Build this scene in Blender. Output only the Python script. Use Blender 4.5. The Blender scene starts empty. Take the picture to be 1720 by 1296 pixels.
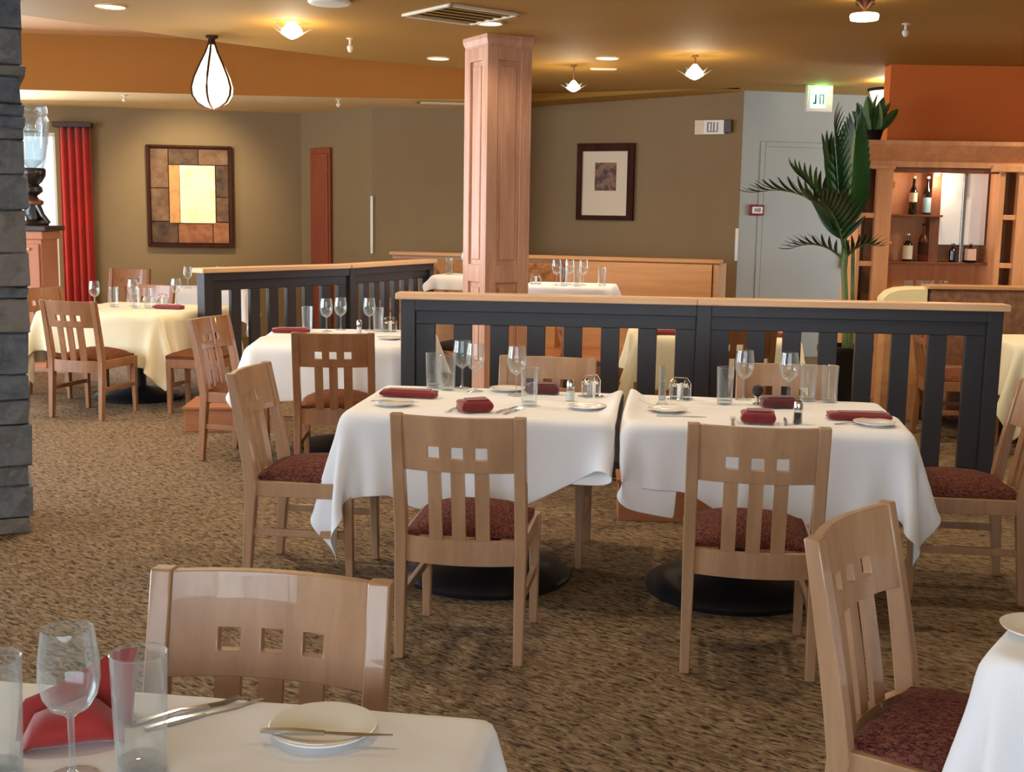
import bpy, bmesh, math, random
import numpy as np
from mathutils import Vector, Matrix

R = math.radians
PI = math.pi
random.seed(7)
np.random.seed(7)
scene = bpy.context.scene
col = scene.collection

# ------------------------------------------------------------------ camera
cam_d = bpy.data.cameras.new('camera')
cam_d.sensor_fit = 'HORIZONTAL'
cam_d.sensor_width = 36.0
cam_d.lens = 36.0 * 2000.0 / 1720.0
cam_d.clip_start = 0.05
cam = bpy.data.objects.new('camera', cam_d)
col.objects.link(cam)
PITCH = math.atan(288 / 2000.0)
cam.matrix_world = (Matrix.Translation((0, 0, 1.565)) @ Matrix.Rotation(PI / 2 - PITCH, 4, 'X')
                    @ Matrix.Rotation(R(0.9), 4, 'Z'))
scene.camera = cam

# ------------------------------------------------------------------ light
scene.view_settings.view_transform = 'Standard'
scene.view_settings.look = 'None'
scene.view_settings.gamma = 1.0
scene.view_settings.use_curve_mapping = False
scene.view_settings.exposure = 0.45
scene.cycles.max_bounces = 8
scene.cycles.adaptive_threshold = 0.05
scene.cycles.adaptive_min_samples = 16
scene.cycles.diffuse_bounces = 3
scene.cycles.glossy_bounces = 3
scene.cycles.transparent_max_bounces = 14
scene.cycles.caustics_reflective = False
scene.cycles.caustics_refractive = False
SKY = 1.6
world = bpy.data.worlds.new('sky')
scene.world = world
world.use_nodes = True
wb = world.node_tree.nodes['Background']
wb.inputs['Color'].default_value = (0.86, 0.93, 1.0, 1)
wb.inputs['Strength'].default_value = SKY

SPOT_W = 80.0
WARM = (1.0, 0.83, 0.6)


def window_light(name, loc, rot, sx, sy, power, color=(0.70, 0.85, 1.0)):
    d = bpy.data.lights.new(name, 'AREA')
    d.shape = 'RECTANGLE'
    d.size = sx
    d.size_y = sy
    d.energy = power
    d.color = color
    o = bpy.data.objects.new(name, d)
    col.objects.link(o)
    o.location = loc
    o.rotation_euler = rot
    return o


# daylight coming in through the windows behind the camera and in the left-hand walls
window_light('daylight_rear_window', (-0.6, -3.35, 1.55), (R(90), 0, 0), 7.6, 2.1, 165)
window_light('daylight_side_window', (-8.3, 5.5, 1.5), (R(90), 0, R(-90)), 9.0, 2.2, 480)
window_light('daylight_back_window', (-6.9, 13.7, 1.3), (R(-90), 0, 0), 2.6, 2.2, 300)

window_light('daylight_corridor_window', (6.25, 12.5, 1.5), (R(90), 0, R(90)), 2.0, 2.0, 70)

# ------------------------------------------------------------------ materials
MATS = {}


def nodes_of(name):
    m = bpy.data.materials.new(name)
    m.use_nodes = True
    nt = m.node_tree
    MATS[name] = m
    return m, nt, nt.nodes['Principled BSDF'], nt.nodes, nt.links


def lin(c):
    return tuple(((v / 255.0) / 12.92 if v <= 10 else ((v / 255.0 + 0.055) / 1.055) ** 2.4) for v in c) + (1,)


def coords(N, L, scale=(1, 1, 1), rot=(0, 0, 0), obj=True):
    tc = N.new('ShaderNodeTexCoord')
    mp = N.new('ShaderNodeMapping')
    mp.inputs['Scale'].default_value = scale
    mp.inputs['Rotation'].default_value = rot
    L.new(tc.outputs['Object' if obj else 'Generated'], mp.inputs['Vector'])
    return mp


def plain(name, c, rough=0.5, metal=0.0, spec=0.5, noise=0.0, nscale=8.0, bump=0.0, coat=0.0, sheen=0.0):
    m, nt, b, N, L = nodes_of(name)
    b.inputs['Roughness'].default_value = rough
    b.inputs['Metallic'].default_value = metal
    b.inputs['Specular IOR Level'].default_value = spec
    b.inputs['Coat Weight'].default_value = coat
    b.inputs['Sheen Weight'].default_value = sheen
    c = lin(c)
    b.inputs['Base Color'].default_value = c
    if noise or bump:
        mp = coords(N, L)
        nz = N.new('ShaderNodeTexNoise')
        nz.inputs['Scale'].default_value = nscale
        nz.inputs['Detail'].default_value = 4
        L.new(mp.outputs[0], nz.inputs['Vector'])
        if noise:
            rp = N.new('ShaderNodeValToRGB')
            rp.color_ramp.elements[0].position = 0.3
            rp.color_ramp.elements[1].position = 0.7
            rp.color_ramp.elements[0].color = tuple(v * (1 - noise) for v in c[:3]) + (1,)
            rp.color_ramp.elements[1].color = tuple(min(1, v * (1 + noise)) for v in c[:3]) + (1,)
            L.new(nz.outputs['Fac'], rp.inputs['Fac'])
            L.new(rp.outputs['Color'], b.inputs['Base Color'])
        if bump:
            bp = N.new('ShaderNodeBump')
            bp.inputs['Strength'].default_value = bump
            bp.inputs['Distance'].default_value = 0.01
            L.new(nz.outputs['Fac'], bp.inputs['Height'])
            L.new(bp.outputs['Normal'], b.inputs['Normal'])
    return m


def wood(name, c1, c2, rough=0.4, axis='Z', scale=9.0, coat=0.0, bump=0.04):
    m, nt, b, N, L = nodes_of(name)
    s = {'Z': (scale, scale, scale * 0.09), 'X': (scale * 0.09, scale, scale), 'Y': (scale, scale * 0.09, scale)}[axis]
    mp = coords(N, L, s)
    nz = N.new('ShaderNodeTexNoise')
    nz.inputs['Scale'].default_value = 2.2
    nz.inputs['Detail'].default_value = 6
    nz.inputs['Roughness'].default_value = 0.65
    nz.inputs['Distortion'].default_value = 0.6
    L.new(mp.outputs[0], nz.inputs['Vector'])
    rp = N.new('ShaderNodeValToRGB')
    rp.color_ramp.elements[0].position = 0.32
    rp.color_ramp.elements[1].position = 0.68
    rp.color_ramp.elements[0].color = lin(c1)
    rp.color_ramp.elements[1].color = lin(c2)
    L.new(nz.outputs['Fac'], rp.inputs['Fac'])
    L.new(rp.outputs['Color'], b.inputs['Base Color'])
    b.inputs['Roughness'].default_value = rough
    b.inputs['Coat Weight'].default_value = coat
    bp = N.new('ShaderNodeBump')
    bp.inputs['Strength'].default_value = bump
    bp.inputs['Distance'].default_value = 0.003
    L.new(nz.outputs['Fac'], bp.inputs['Height'])
    L.new(bp.outputs['Normal'], b.inputs['Normal'])
    return m


def flecked(name, cols, scale, stretch=(1, 1, 1), rough=0.95, bump=0.4, dist=0.01, rot=(0, 0, 0)):
    """carpet / upholstery: ridged noise with dark flecks"""
    m, nt, b, N, L = nodes_of(name)
    mp = coords(N, L, stretch, rot)
    n1 = N.new('ShaderNodeTexNoise')
    n1.inputs['Scale'].default_value = scale
    n1.inputs['Detail'].default_value = 3
    n1.inputs['Distortion'].default_value = 1.0
    L.new(mp.outputs[0], n1.inputs['Vector'])
    rp = N.new('ShaderNodeValToRGB')
    e = rp.color_ramp.elements
    e[0].position, e[0].color = 0.36, lin(cols[0])
    e[1].position, e[1].color = 0.62, lin(cols[2])
    k = e.new(0.46)
    k.color = lin(cols[1])
    L.new(n1.outputs['Fac'], rp.inputs['Fac'])
    n2 = N.new('ShaderNodeTexNoise')
    n2.inputs['Scale'].default_value = scale * 0.05
    L.new(mp.outputs[0], n2.inputs['Vector'])
    mx = N.new('ShaderNodeMixRGB')
    mx.blend_type = 'MULTIPLY'
    mx.inputs['Fac'].default_value = 0.25
    L.new(rp.outputs['Color'], mx.inputs['Color1'])
    L.new(n2.outputs['Fac'], mx.inputs['Color2'])
    L.new(mx.outputs['Color'], b.inputs['Base Color'])
    b.inputs['Roughness'].default_value = rough
    b.inputs['Specular IOR Level'].default_value = 0.15
    bp = N.new('ShaderNodeBump')
    bp.inputs['Strength'].default_value = bump
    bp.inputs['Distance'].default_value = dist
    L.new(n1.outputs['Fac'], bp.inputs['Height'])
    L.new(bp.outputs['Normal'], b.inputs['Normal'])
    return m


def glass_mat(name, tint=(0.96, 0.98, 0.98), blend=0.22, base=0.05):
    m = bpy.data.materials.new(name)
    m.use_nodes = True
    MATS[name] = m
    nt = m.node_tree
    N, L = nt.nodes, nt.links
    N.remove(N['Principled BSDF'])
    out = N['Material Output']
    tr = N.new('ShaderNodeBsdfTransparent')
    tr.inputs['Color'].default_value = tint + (1,)
    gl = N.new('ShaderNodeBsdfGlossy')
    gl.inputs['Roughness'].default_value = 0.03
    lw = N.new('ShaderNodeLayerWeight')
    lw.inputs['Blend'].default_value = blend
    ad = N.new('ShaderNodeMath')
    ad.operation = 'ADD'
    ad.use_clamp = True
    ad.inputs[1].default_value = base
    pw = N.new('ShaderNodeMath')
    pw.operation = 'POWER'
    pw.inputs[1].default_value = 1.3
    L.new(lw.outputs['Facing'], pw.inputs[0])
    L.new(pw.outputs[0], ad.inputs[0])
    df = N.new('ShaderNodeBsdfDiffuse')
    df.inputs['Color'].default_value = (0.9, 0.92, 0.93, 1)  # white mixed in to imitate light refracted at the glass edges
    m2 = N.new('ShaderNodeMixShader')
    m2.inputs['Fac'].default_value = 0.34
    L.new(gl.outputs[0], m2.inputs[1])
    L.new(df.outputs[0], m2.inputs[2])
    mx = N.new('ShaderNodeMixShader')
    L.new(ad.outputs[0], mx.inputs['Fac'])
    L.new(tr.outputs[0], mx.inputs[1])
    L.new(m2.outputs[0], mx.inputs[2])
    L.new(mx.outputs[0], out.inputs['Surface'])
    return m


def emit(name, c, strength):
    m, nt, b, N, L = nodes_of(name)
    b.inputs['Base Color'].default_value = lin(c)
    b.inputs['Emission Color'].default_value = lin(c)
    b.inputs['Emission Strength'].default_value = strength
    b.inputs['Roughness'].default_value = 0.5
    return m


def blotch(name, cols, scale, rough=0.7):
    m, nt, b, N, L = nodes_of(name)
    mp = coords(N, L)
    n1 = N.new('ShaderNodeTexNoise')
    n1.inputs['Scale'].default_value = scale
    n1.inputs['Detail'].default_value = 7
    n1.inputs['Roughness'].default_value = 0.65
    L.new(mp.outputs[0], n1.inputs['Vector'])
    rp = N.new('ShaderNodeValToRGB')
    e = rp.color_ramp.elements
    e[0].position, e[0].color = 0.3, lin(cols[0])
    e[1].position, e[1].color = 0.7, lin(cols[-1])
    for i, c in enumerate(cols[1:-1]):
        k = e.new(0.3 + 0.4 * (i + 1) / (len(cols) - 1))
        k.color = lin(c)
    L.new(n1.outputs['Fac'], rp.inputs['Fac'])
    L.new(rp.outputs['Color'], b.inputs['Base Color'])
    b.inputs['Roughness'].default_value = rough
    return m


def carpet_mat():
    m, nt, b, N, L = nodes_of('carpet')
    tc = N.new('ShaderNodeTexCoord')
    m1 = N.new('ShaderNodeMapping')
    m1.inputs['Rotation'].default_value = (0, 0, R(38))
    L.new(tc.outputs['Object'], m1.inputs['Vector'])
    m2 = N.new('ShaderNodeMapping')
    m2.inputs['Scale'].default_value = (0.42, 1.35, 1)
    L.new(m1.outputs[0], m2.inputs['Vector'])
    n1 = N.new('ShaderNodeTexNoise')
    n1.inputs['Scale'].default_value = 52
    n1.inputs['Detail'].default_value = 4
    n1.inputs['Roughness'].default_value = 0.6
    n1.inputs['Distortion'].default_value = 0.8
    L.new(m2.outputs[0], n1.inputs['Vector'])
    rp = N.new('ShaderNodeValToRGB')
    e = rp.color_ramp.elements
    e[0].position, e[0].color = 0.35, lin((56, 45, 35))
    e[1].position, e[1].color = 0.66, lin((164, 141, 114))
    k = e.new(0.46)
    k.color = lin((124, 101, 76))
    L.new(n1.outputs['Fac'], rp.inputs['Fac'])
    L.new(rp.outputs['Color'], b.inputs['Base Color'])
    b.inputs['Roughness'].default_value = 0.95
    b.inputs['Specular IOR Level'].default_value = 0.1
    bp = N.new('ShaderNodeBump')
    bp.inputs['Strength'].default_value = 0.9
    bp.inputs['Distance'].default_value = 0.02
    L.new(n1.outputs['Fac'], bp.inputs['Height'])
    L.new(bp.outputs['Normal'], b.inputs['Normal'])


carpet_mat()
plain('ceiling_paint', (164, 122, 44), 0.75, noise=0.03, nscale=1.5)
plain('tray_lit', (206, 150, 98), 0.8)  # pinkish tone stands for the warm light on the raised ceiling
plain('soffit_lit', (232, 196, 138), 0.8)  # ceiling tone lightened to stand for window light on the underside
plain('fascia_paint', (160, 100, 28), 0.8, noise=0.03, nscale=2)
plain('olive_paint', (138, 115, 82), 0.85, noise=0.03, nscale=3)
plain('grey_paint', (158, 164, 156), 0.8)
plain('orange_paint', (226, 118, 48), 0.8, noise=0.03, nscale=2)
plain('rear_paint', (190, 170, 135), 0.85)
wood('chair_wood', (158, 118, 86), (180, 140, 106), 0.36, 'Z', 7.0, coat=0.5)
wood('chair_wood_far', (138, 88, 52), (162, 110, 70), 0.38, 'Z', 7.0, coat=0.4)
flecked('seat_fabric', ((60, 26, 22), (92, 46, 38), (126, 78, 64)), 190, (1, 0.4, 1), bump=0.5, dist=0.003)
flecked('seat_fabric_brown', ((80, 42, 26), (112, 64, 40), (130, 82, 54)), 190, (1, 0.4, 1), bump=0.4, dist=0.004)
plain('dark_paint', (50, 48, 52), 0.38, spec=0.4, noise=0.06, nscale=5)
wood('cap_wood', (214, 166, 124), (236, 194, 150), 0.4, 'X', 6.0)
wood('column_wood', (190, 136, 108), (216, 168, 140), 0.5, 'Z', 6.0)
wood('bar_wood', (214, 146, 96), (234, 172, 122), 0.45, 'Z', 5.0)
wood('bar_wood_dark', (112, 64, 40), (140, 84, 52), 0.5, 'Z', 5.0)
wood('plinth_wood', (148, 90, 54), (176, 114, 72), 0.5, 'X', 5.0)
wood('bench_wood', (178, 126, 76), (200, 150, 98), 0.5, 'X', 4.0)
wood('red_wood', (128, 52, 26), (152, 70, 38), 0.5, 'Z', 5.0)
wood('frame_wood', (50, 24, 16), (72, 38, 26), 0.8, 'Z', 6.0)
MATS['frame_wood'].node_tree.nodes['Principled BSDF'].inputs['Specular IOR Level'].default_value = 0.15
blotch('bench_fabric', ((84, 52, 30), (138, 92, 52), (168, 116, 70), (112, 72, 40)), 9, 0.9)
blotch('banquette_fabric', ((98, 66, 48), (128, 88, 64), (150, 108, 82)), 16, 0.9)
plain('cloth', (238, 236, 238), 0.85, spec=0.2, sheen=0.2)
plain('cloth_cream', (236, 224, 190), 0.85, spec=0.2, sheen=0.2)
plain('napkin_red', (128, 28, 30), 0.8, noise=0.12, nscale=30, sheen=0.3)
plain('napkin_bright', (150, 30, 26), 0.8, noise=0.1, nscale=20, sheen=0.3)
plain('napkin_dark', (88, 20, 24), 0.8, noise=0.12, nscale=30, sheen=0.3)
plain('china', (244, 242, 238), 0.18, coat=0.4)
plain('steel', (200, 200, 200), 0.18, metal=1.0)
plain('chrome', (220, 220, 222), 0.08, metal=1.0)
plain('black_iron', (20, 21, 26), 0.42, noise=0.1, nscale=10)
plain('salt_white', (240, 238, 232), 0.7)
plain('pepper', (40, 34, 30), 0.7)
plain('bronze', (36, 26, 24), 0.28, spec=0.6, noise=0.3, nscale=18, bump=0.5)
plain('bronze_gold', (150, 104, 66), 0.35, metal=0.6)
glass_mat('glass')
glass_mat('glass_thick', (0.9, 0.93, 0.94), 0.3, 0.08)
glass_mat('glass_pane', (0.97, 0.98, 0.98), 0.1, 0.02)
plain('water', (210, 220, 222), 0.05)
MATS['water'] = glass_mat('water_clear', (0.88, 0.92, 0.93), 0.15, 0.05)
blotch('slate', ((74, 74, 76), (116, 116, 118), (96, 96, 96), (146, 142, 138)), 7, 0.85)
blotch('slate_b', ((62, 64, 68), (96, 100, 106), (118, 120, 124)), 10, 0.85)
blotch('slate_c', ((86, 82, 78), (126, 120, 112), (106, 102, 98)), 8, 0.85)
plain('mortar', (74, 72, 70), 0.95)
plain('curtain', (186, 30, 20), 0.85, noise=0.1, nscale=4, sheen=0.3)
plain('dark_wood', (52, 32, 24), 0.4, noise=0.15, nscale=8)
plain('sideboard_wood', (196, 126, 88), 0.5, noise=0.06, nscale=4)
plain('leaf', (26, 52, 22), 0.35, noise=0.3, nscale=5)
plain('leaf_light', (72, 104, 44), 0.4, noise=0.3, nscale=5)
plain('stem_green', (86, 108, 56), 0.5, noise=0.2, nscale=8)
plain('pot_black', (16, 16, 18), 0.35)
plain('soil', (40, 28, 20), 0.95, noise=0.3, nscale=30)
plain('white_plastic', (232, 230, 222), 0.45)
plain('white_metal', (226, 214, 190), 0.45)
plain('mat_board', (226, 208, 184), 0.8)
blotch('print_dark', ((40, 20, 14), (66, 36, 26), (150, 104, 78), (52, 28, 20)), 12, 0.6)
blotch('art_brown', ((66, 44, 30), (112, 82, 58), (138, 106, 78)), 6, 0.8)
blotch('art_dark', ((44, 30, 20), (82, 58, 40), (104, 80, 58)), 7, 0.8)
blotch('art_russet', ((112, 64, 40), (150, 92, 60), (168, 116, 80)), 7, 0.8)
blotch('art_tan', ((176, 120, 70), (206, 152, 92), (190, 136, 80)), 6, 0.8)
blotch('art_cream', ((214, 196, 136), (248, 238, 190), (252, 246, 208), (232, 216, 160)), 5, 0.8)
plain('maroon_plastic', (124, 34, 50), 0.4)
plain('sign_ink', (112, 106, 100), 0.6)
plain('ink_dark', (36, 54, 46), 0.6)
emit('lamp_disc', (255, 236, 190), 9.0)
emit('bulb_glow', (255, 246, 212), 1.15)
emit('star_glow', (255, 240, 196), 8.0)
emit('bowl_glow', (255, 244, 214), 2.2)
emit('exit_face', (176, 250, 216), 0.95)
emit('exit_green', (70, 255, 120), 3.0)
emit('window_sky', (236, 244, 255), 1.9)
plain('bottle_dark', (26, 18, 14), 0.1, coat=0.5)
plain('bottle_amber', (96, 46, 22), 0.12, coat=0.5)
plain('label_cream', (236, 226, 200), 0.7)
plain('label_rose', (226, 186, 168), 0.7)
plain('label_blue', (170, 206, 220), 0.7)
plain('pane_reflection', (244, 244, 246), 0.25, noise=0.04, nscale=2)  # near white: daylight reflected in the mirror panes, put into the colour
plain('cushion_cream', (236, 218, 168), 0.7)


# ------------------------------------------------------------------ mesh helpers
class MB:
    def __init__(s):
        s.v, s.f = [], []

    def add(s, vs, fs):
        o = len(s.v)
        s.v += [tuple(p) for p in vs]
        s.f += [tuple(i + o for i in f) for f in fs]
        return s

    def hexa(s, p):
        return s.add(p, [(3, 2, 1, 0), (4, 5, 6, 7), (0, 1, 5, 4), (1, 2, 6, 5), (2, 3, 7, 6), (3, 0, 4, 7)])

    def box(s, c, d, rz=0.0):
        cx, cy, cz = c
        a, b, h = d[0] / 2, d[1] / 2, d[2] / 2
        ca, sa = math.cos(rz), math.sin(rz)
        ps = []
        for z in (-h, h):
            for x, y in ((-a, -b), (a, -b), (a, b), (-a, b)):
                ps.append((cx + x * ca - y * sa, cy + x * sa + y * ca, cz + z))
        return s.hexa(ps)

    def b2(s, lo, hi):
        return s.box([(lo[i] + hi[i]) / 2 for i in range(3)], [hi[i] - lo[i] for i in range(3)])

    def bar(s, p0, p1, w0, d0, w1=None, d1=None):
        """upright bar between two points, section w (x) by d (y)"""
        w1 = w0 if w1 is None else w1
        d1 = d0 if d1 is None else d1
        ps = []
        for p, w, d in ((p0, w0, d0), (p1, w1, d1)):
            for x, y in ((-w, -d), (w, -d), (w, d), (-w, d)):
                ps.append((p[0] + x / 2, p[1] + y / 2, p[2]))
        return s.hexa(ps)

    def lathe(s, prof, n=24, c=(0, 0, 0), closed=True):
        vs, fs = [], []
        m = len(prof)
        for r, z in prof:
            for k in range(n):
                t = 2 * PI * k / n
                vs.append((c[0] + r * math.cos(t), c[1] + r * math.sin(t), c[2] + z))
        for i in range(m - 1):
            for k in range(n):
                a, b = i * n + k, i * n + (k + 1) % n
                fs.append((a, b, b + n, a + n))
        if closed:
            fs.append(tuple(range(n))[::-1])
            fs.append(tuple(range((m - 1) * n, m * n)))
        return s.add(vs, fs)

    def tube(s, pts, rad, n=8):
        pts = [Vector(p) for p in pts]
        vs, fs = [], []
        up = Vector((0.13, 0.21, 1))
        for i, p in enumerate(pts):
            d = (pts[min(i + 1, len(pts) - 1)] - pts[max(i - 1, 0)]).normalized()
            a = d.cross(up)
            if a.length < 1e-3:
                a = d.cross(Vector((1, 0, 0)))
            a.normalize()
            b = d.cross(a)
            r = rad[i] if isinstance(rad, (list, tuple)) else rad
            for k in range(n):
                t = 2 * PI * k / n
                vs.append(p + (a * math.cos(t) + b * math.sin(t)) * r)
        for i in range(len(pts) - 1):
            for k in range(n):
                a, b = i * n + k, i * n + (k + 1) % n
                fs.append((a, b, b + n, a + n))
        fs.append(tuple(range(n))[::-1])
        fs.append(tuple(range((len(pts) - 1) * n, len(pts) * n)))
        return s.add(vs, fs)

    def prism(s, poly, z0, z1):
        n = len(poly)
        vs = [(x, y, z0) for x, y in poly] + [(x, y, z1) for x, y in poly]
        fs = [tuple(range(n))[::-1], tuple(range(n, 2 * n))]
        fs += [(i, (i + 1) % n, (i + 1) % n + n, i + n) for i in range(n)]
        return s.add(vs, fs)

    def loft(s, rings):
        n = len(rings[0])
        vs = [p for r in rings for p in r]
        fs = []
        for i in range(len(rings) - 1):
            for k in range(n):
                a, b = i * n + k, i * n + (k + 1) % n
                fs.append((a, b, b + n, a + n))
        fs.append(tuple(range(n))[::-1])
        fs.append(tuple(range((len(rings) - 1) * n, len(rings) * n)))
        return s.add(vs, fs)

    def mesh(s, name, mat, smooth=True, angle=35):
        me = bpy.data.meshes.new(name)
        me.from_pydata(s.v, [], s.f)
        bm = bmesh.new()
        bm.from_mesh(me)
        bmesh.ops.recalc_face_normals(bm, faces=bm.faces)
        bm.to_mesh(me)
        bm.free()
        me.materials.append(MATS[mat] if isinstance(mat, str) else mat)
        if smooth:
            me.shade_smooth()
            me.set_sharp_from_angle(angle=R(angle))
        me.update()
        return me

    def build(s, name, mat, parent=None, loc=(0, 0, 0), rz=0.0, bevel=0.0, smooth=True, angle=35):
        me = s.mesh(name, mat, smooth, angle)
        o = bpy.data.objects.new(name, me)
        col.objects.link(o)
        o.location = loc
        o.rotation_euler = (0, 0, rz)
        if parent is not None:
            o.parent = parent
        if bevel:
            bv = o.modifiers.new('bevel', 'BEVEL')
            bv.width = bevel
            bv.segments = 2
            bv.limit_method = 'ANGLE'
            bv.angle_limit = R(40)
        return o


def tag(o, label, cat, group=None):
    o['label'] = label
    o['category'] = cat
    if group:
        o['group'] = group
    return o


def thing(name, label, cat, loc=(0, 0, 0), rz=0.0, group=None):
    o = bpy.data.objects.new(name, None)
    o.empty_display_size = 0.1
    col.objects.link(o)
    o.location = loc
    o.rotation_euler = (0, 0, rz)
    return tag(o, label, cat, group)


def struct(o):
    o['kind'] = 'structure'
    return o


KIDS = {}


def dup(root, loc, rz, label, group=None, parent=None):
    r = root.copy()
    col.objects.link(r)
    if parent is None:
        r.location = loc
        r.rotation_euler = (0, 0, rz)
        r['label'] = label
        if group:
            r['group'] = group
    else:
        r.parent = parent
    for ch in root.children:
        dup(ch, None, None, None, None, r)
    return r


def place(kit, loc, rz, label, group=None, cat=None):
    """first call uses the prototype itself, the next ones copy it"""
    if not kit.get('used'):
        kit['used'] = True
        o = kit['root']
        o.location = loc
        o.rotation_euler = (0, 0, rz)
        o['label'] = label
        if group:
            o['group'] = group
        else:
            if 'group' in o:
                del o['group']
        return o
    o = dup(kit['root'], loc, rz, label, group)
    if not group and 'group' in o:
        del o['group']
    return o


# ------------------------------------------------------------------ the room
CEIL, TRAY, SOFF = 2.95, 3.3, 2.75
o = MB().box((-1.0, 6.0, -0.03), (15.4, 19.2, 0.06)).build('floor', 'carpet')
struct(o)

edge = [(-8.5, 4.6), (-6.4, 6.4), (-4.9, 7.75), (-3.63, 8.98), (-2.36, 10.38), (-1.47, 11.25), (-0.73, 11.69), (-0.2, 11.95)]
main = [(-8.5, -3.5), (6.4, -3.5), (6.4, 15.5), (-0.2, 15.5)] + edge[::-1]
struct(MB().prism(main, CEIL, CEIL + 0.34).build('ceiling', 'ceiling_paint', smooth=False))
fas = [(-8.5, 12.2), (-5.03, 12.45), (-2.9, 12.68), (-1.6, 12.75), (-0.2, 12.75)]
tray = edge + [(-0.2, 12.75)] + fas[::-1][1:]
struct(MB().prism(tray, TRAY, TRAY + 0.06).build('ceiling_tray', 'tray_lit', smooth=False))
soff = fas + [(-0.2, 15.5), (-8.5, 15.5)]
struct(MB().prism(soff, SOFF, TRAY + 0.05).build('ceiling_soffit', 'soffit_lit', smooth=False))
fas2 = [(x, y - 0.012) for x, y in fas]
struct(MB().prism(fas2 + fas[::-1], SOFF - 0.004, TRAY - 0.001).build('trim_4', 'fascia_paint', smooth=False))


def wall(name, p0, p1, z0, z1, mat, th=0.14, holes=()):
    """upright wall between two floor points, its room face on the line p0-p1; holes are (s0, s1, z0, z1)"""
    p0, p1 = Vector(p0), Vector(p1)
    d = (p1 - p0)
    Ln = d.length
    mb = MB()
    xs = sorted({0, Ln} | {h[0] for h in holes} | {h[1] for h in holes})
    zs = sorted({z0, z1} | {h[2] for h in holes} | {h[3] for h in holes})
    for a, b in zip(xs, xs[1:]):
        for c, e in zip(zs, zs[1:]):
            if any(h[0] <= a and b <= h[1] and h[2] <= c and e <= h[3] for h in holes):
                continue
            mb.b2((a, 0, c), (b, th, e))
    return struct(mb.build(name, mat, None, (p0.x, p0.y, 0), math.atan2(d.y, d.x), smooth=False))


WA0, WA1 = Vector((-8.5, 13.84)), Vector((-2.64, 14.9))
wa_len = (WA1 - WA0).length
wa_rz = math.atan2(WA1.y - WA0.y, WA1.x - WA0.x)
wall('wall_back_left', WA0, WA1, 0, SOFF + 0.02, 'olive_paint', holes=[(0.35, 3.08, 0.02, 2.44)])
wall('wall_back_return', WA1, (-1.65, 13.9), 0, SOFF + 0.02, 'olive_paint')
wall('wall_back_centre', (-1.65, 13.9), (-0.2, 13.87), 0, SOFF + 0.02, 'olive_paint')
wall('wall_back_step', (-0.2, 13.87), (-0.2, 14.75), 0, CEIL + 0.02, 'olive_paint')
PW0, PW1 = Vector((-0.2, 14.6)), Vector((2.5, 13.4))
pw_rz = math.atan2(PW1.y - PW0.y, PW1.x - PW0.x)
wall('wall_back_right', PW0, PW1, 0, CEIL + 0.02, 'olive_paint')
wall('wall_far_right', (2.5, 13.4), (6.4, 14.3), 0, CEIL + 0.02, 'grey_paint')
wall('wall_bar', (3.36, 11.0), (6.4, 11.0), 0, CEIL + 0.02, 'orange_paint', th=0.18)
wall('wall_right', (6.4, 14.4), (6.4, -3.5), 0, CEIL + 0.02, 'rear_paint', holes=[(0.9, 2.9, 0.5, 2.5)])
wall('wall_left', (-8.5, -3.5), (-8.5, 14.0), 0, TRAY + 0.02, 'rear_paint', holes=[(4.2, 8.2, 0.3, 2.6), (9.4, 13.6, 0.3, 2.6)])
wall('wall_rear', (6.4, -3.5), (-8.5, -3.5), 0, CEIL + 0.02, 'rear_paint', holes=[(3.2, 6.8, 0.5, 2.6), (7.2, 10.8, 0.5, 2.6)])


def window(name, p0, p1, z0, z1, nx, sky=False):
    """frame with mullions and glass panes; p0-p1 along the wall"""
    p0, p1 = Vector(p0), Vector(p1)
    d = p1 - p0
    Ln = d.length
    root = bpy.data.objects.new(name, None)
    col.objects.link(root)
    root.location = (p0.x, p0.y, 0)
    root.rotation_euler = (0, 0, math.atan2(d.y, d.x))
    struct(root)
    fr = MB()
    for k in range(nx + 1):
        x = Ln * k / nx
        fr.box((x, 0.07, (z0 + z1) / 2), (0.05, 0.06, z1 - z0))
    for z in (z0, z1):
        fr.box((Ln / 2, 0.07, z), (Ln + 0.05, 0.06, 0.05))
    fr.build('window_frame', 'white_plastic', root, smooth=False)
    for k in range(nx):
        a, b = Ln * k / nx + 0.025, Ln * (k + 1) / nx - 0.025
        MB().b2((a, 0.066, z0 + 0.025), (b, 0.074, z1 - 0.025)).build('pane', 'glass_pane', root, smooth=False)
    return root


dwa = (WA1 - WA0).normalized()
window('window_1', WA0 + dwa * 0.36, WA0 + dwa * 3.07, 0.05, 2.42, 3)
window('window_2', (-8.5, 0.72), (-8.5, 4.68), 0.32, 2.58, 3)
window('window_3', (-8.5, 5.92), (-8.5, 10.08), 0.32, 2.58, 3)
window('window_4', (3.18, -3.5), (-0.38, -3.5), 0.52, 2.58, 3)
window('window_6', (6.4, 13.48), (6.4, 11.52), 0.52, 2.48, 2)
window('window_5', (-0.82, -3.5), (-4.38, -3.5), 0.52, 2.58, 3)

# wedge shaped soffit over the right-hand back wall
v = []
dn = Vector((-(PW1 - PW0).y, (PW1 - PW0).x)).normalized() * -0.3
for p, zb in ((PW0, 2.81), (PW1, 2.935)):
    for q, z in ((p + dn, CEIL), (p + dn, zb + 0.03), (p, zb), (p, CEIL)):
        v.append((q.x, q.y, z))
struct(MB().loft([v[:4], v[4:]]).build('trim_1', 'ceiling_paint', smooth=False))
# corner guards on the wall corners
struct(MB().box((-1.65, 13.885, 1.42), (0.03, 0.03, 0.66)).build('trim_2', 'white_plastic', bevel=0.004))
struct(MB().box((2.48, 13.39, 1.27), (0.03, 0.03, 0.36)).build('trim_3', 'white_plastic', bevel=0.004))
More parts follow.
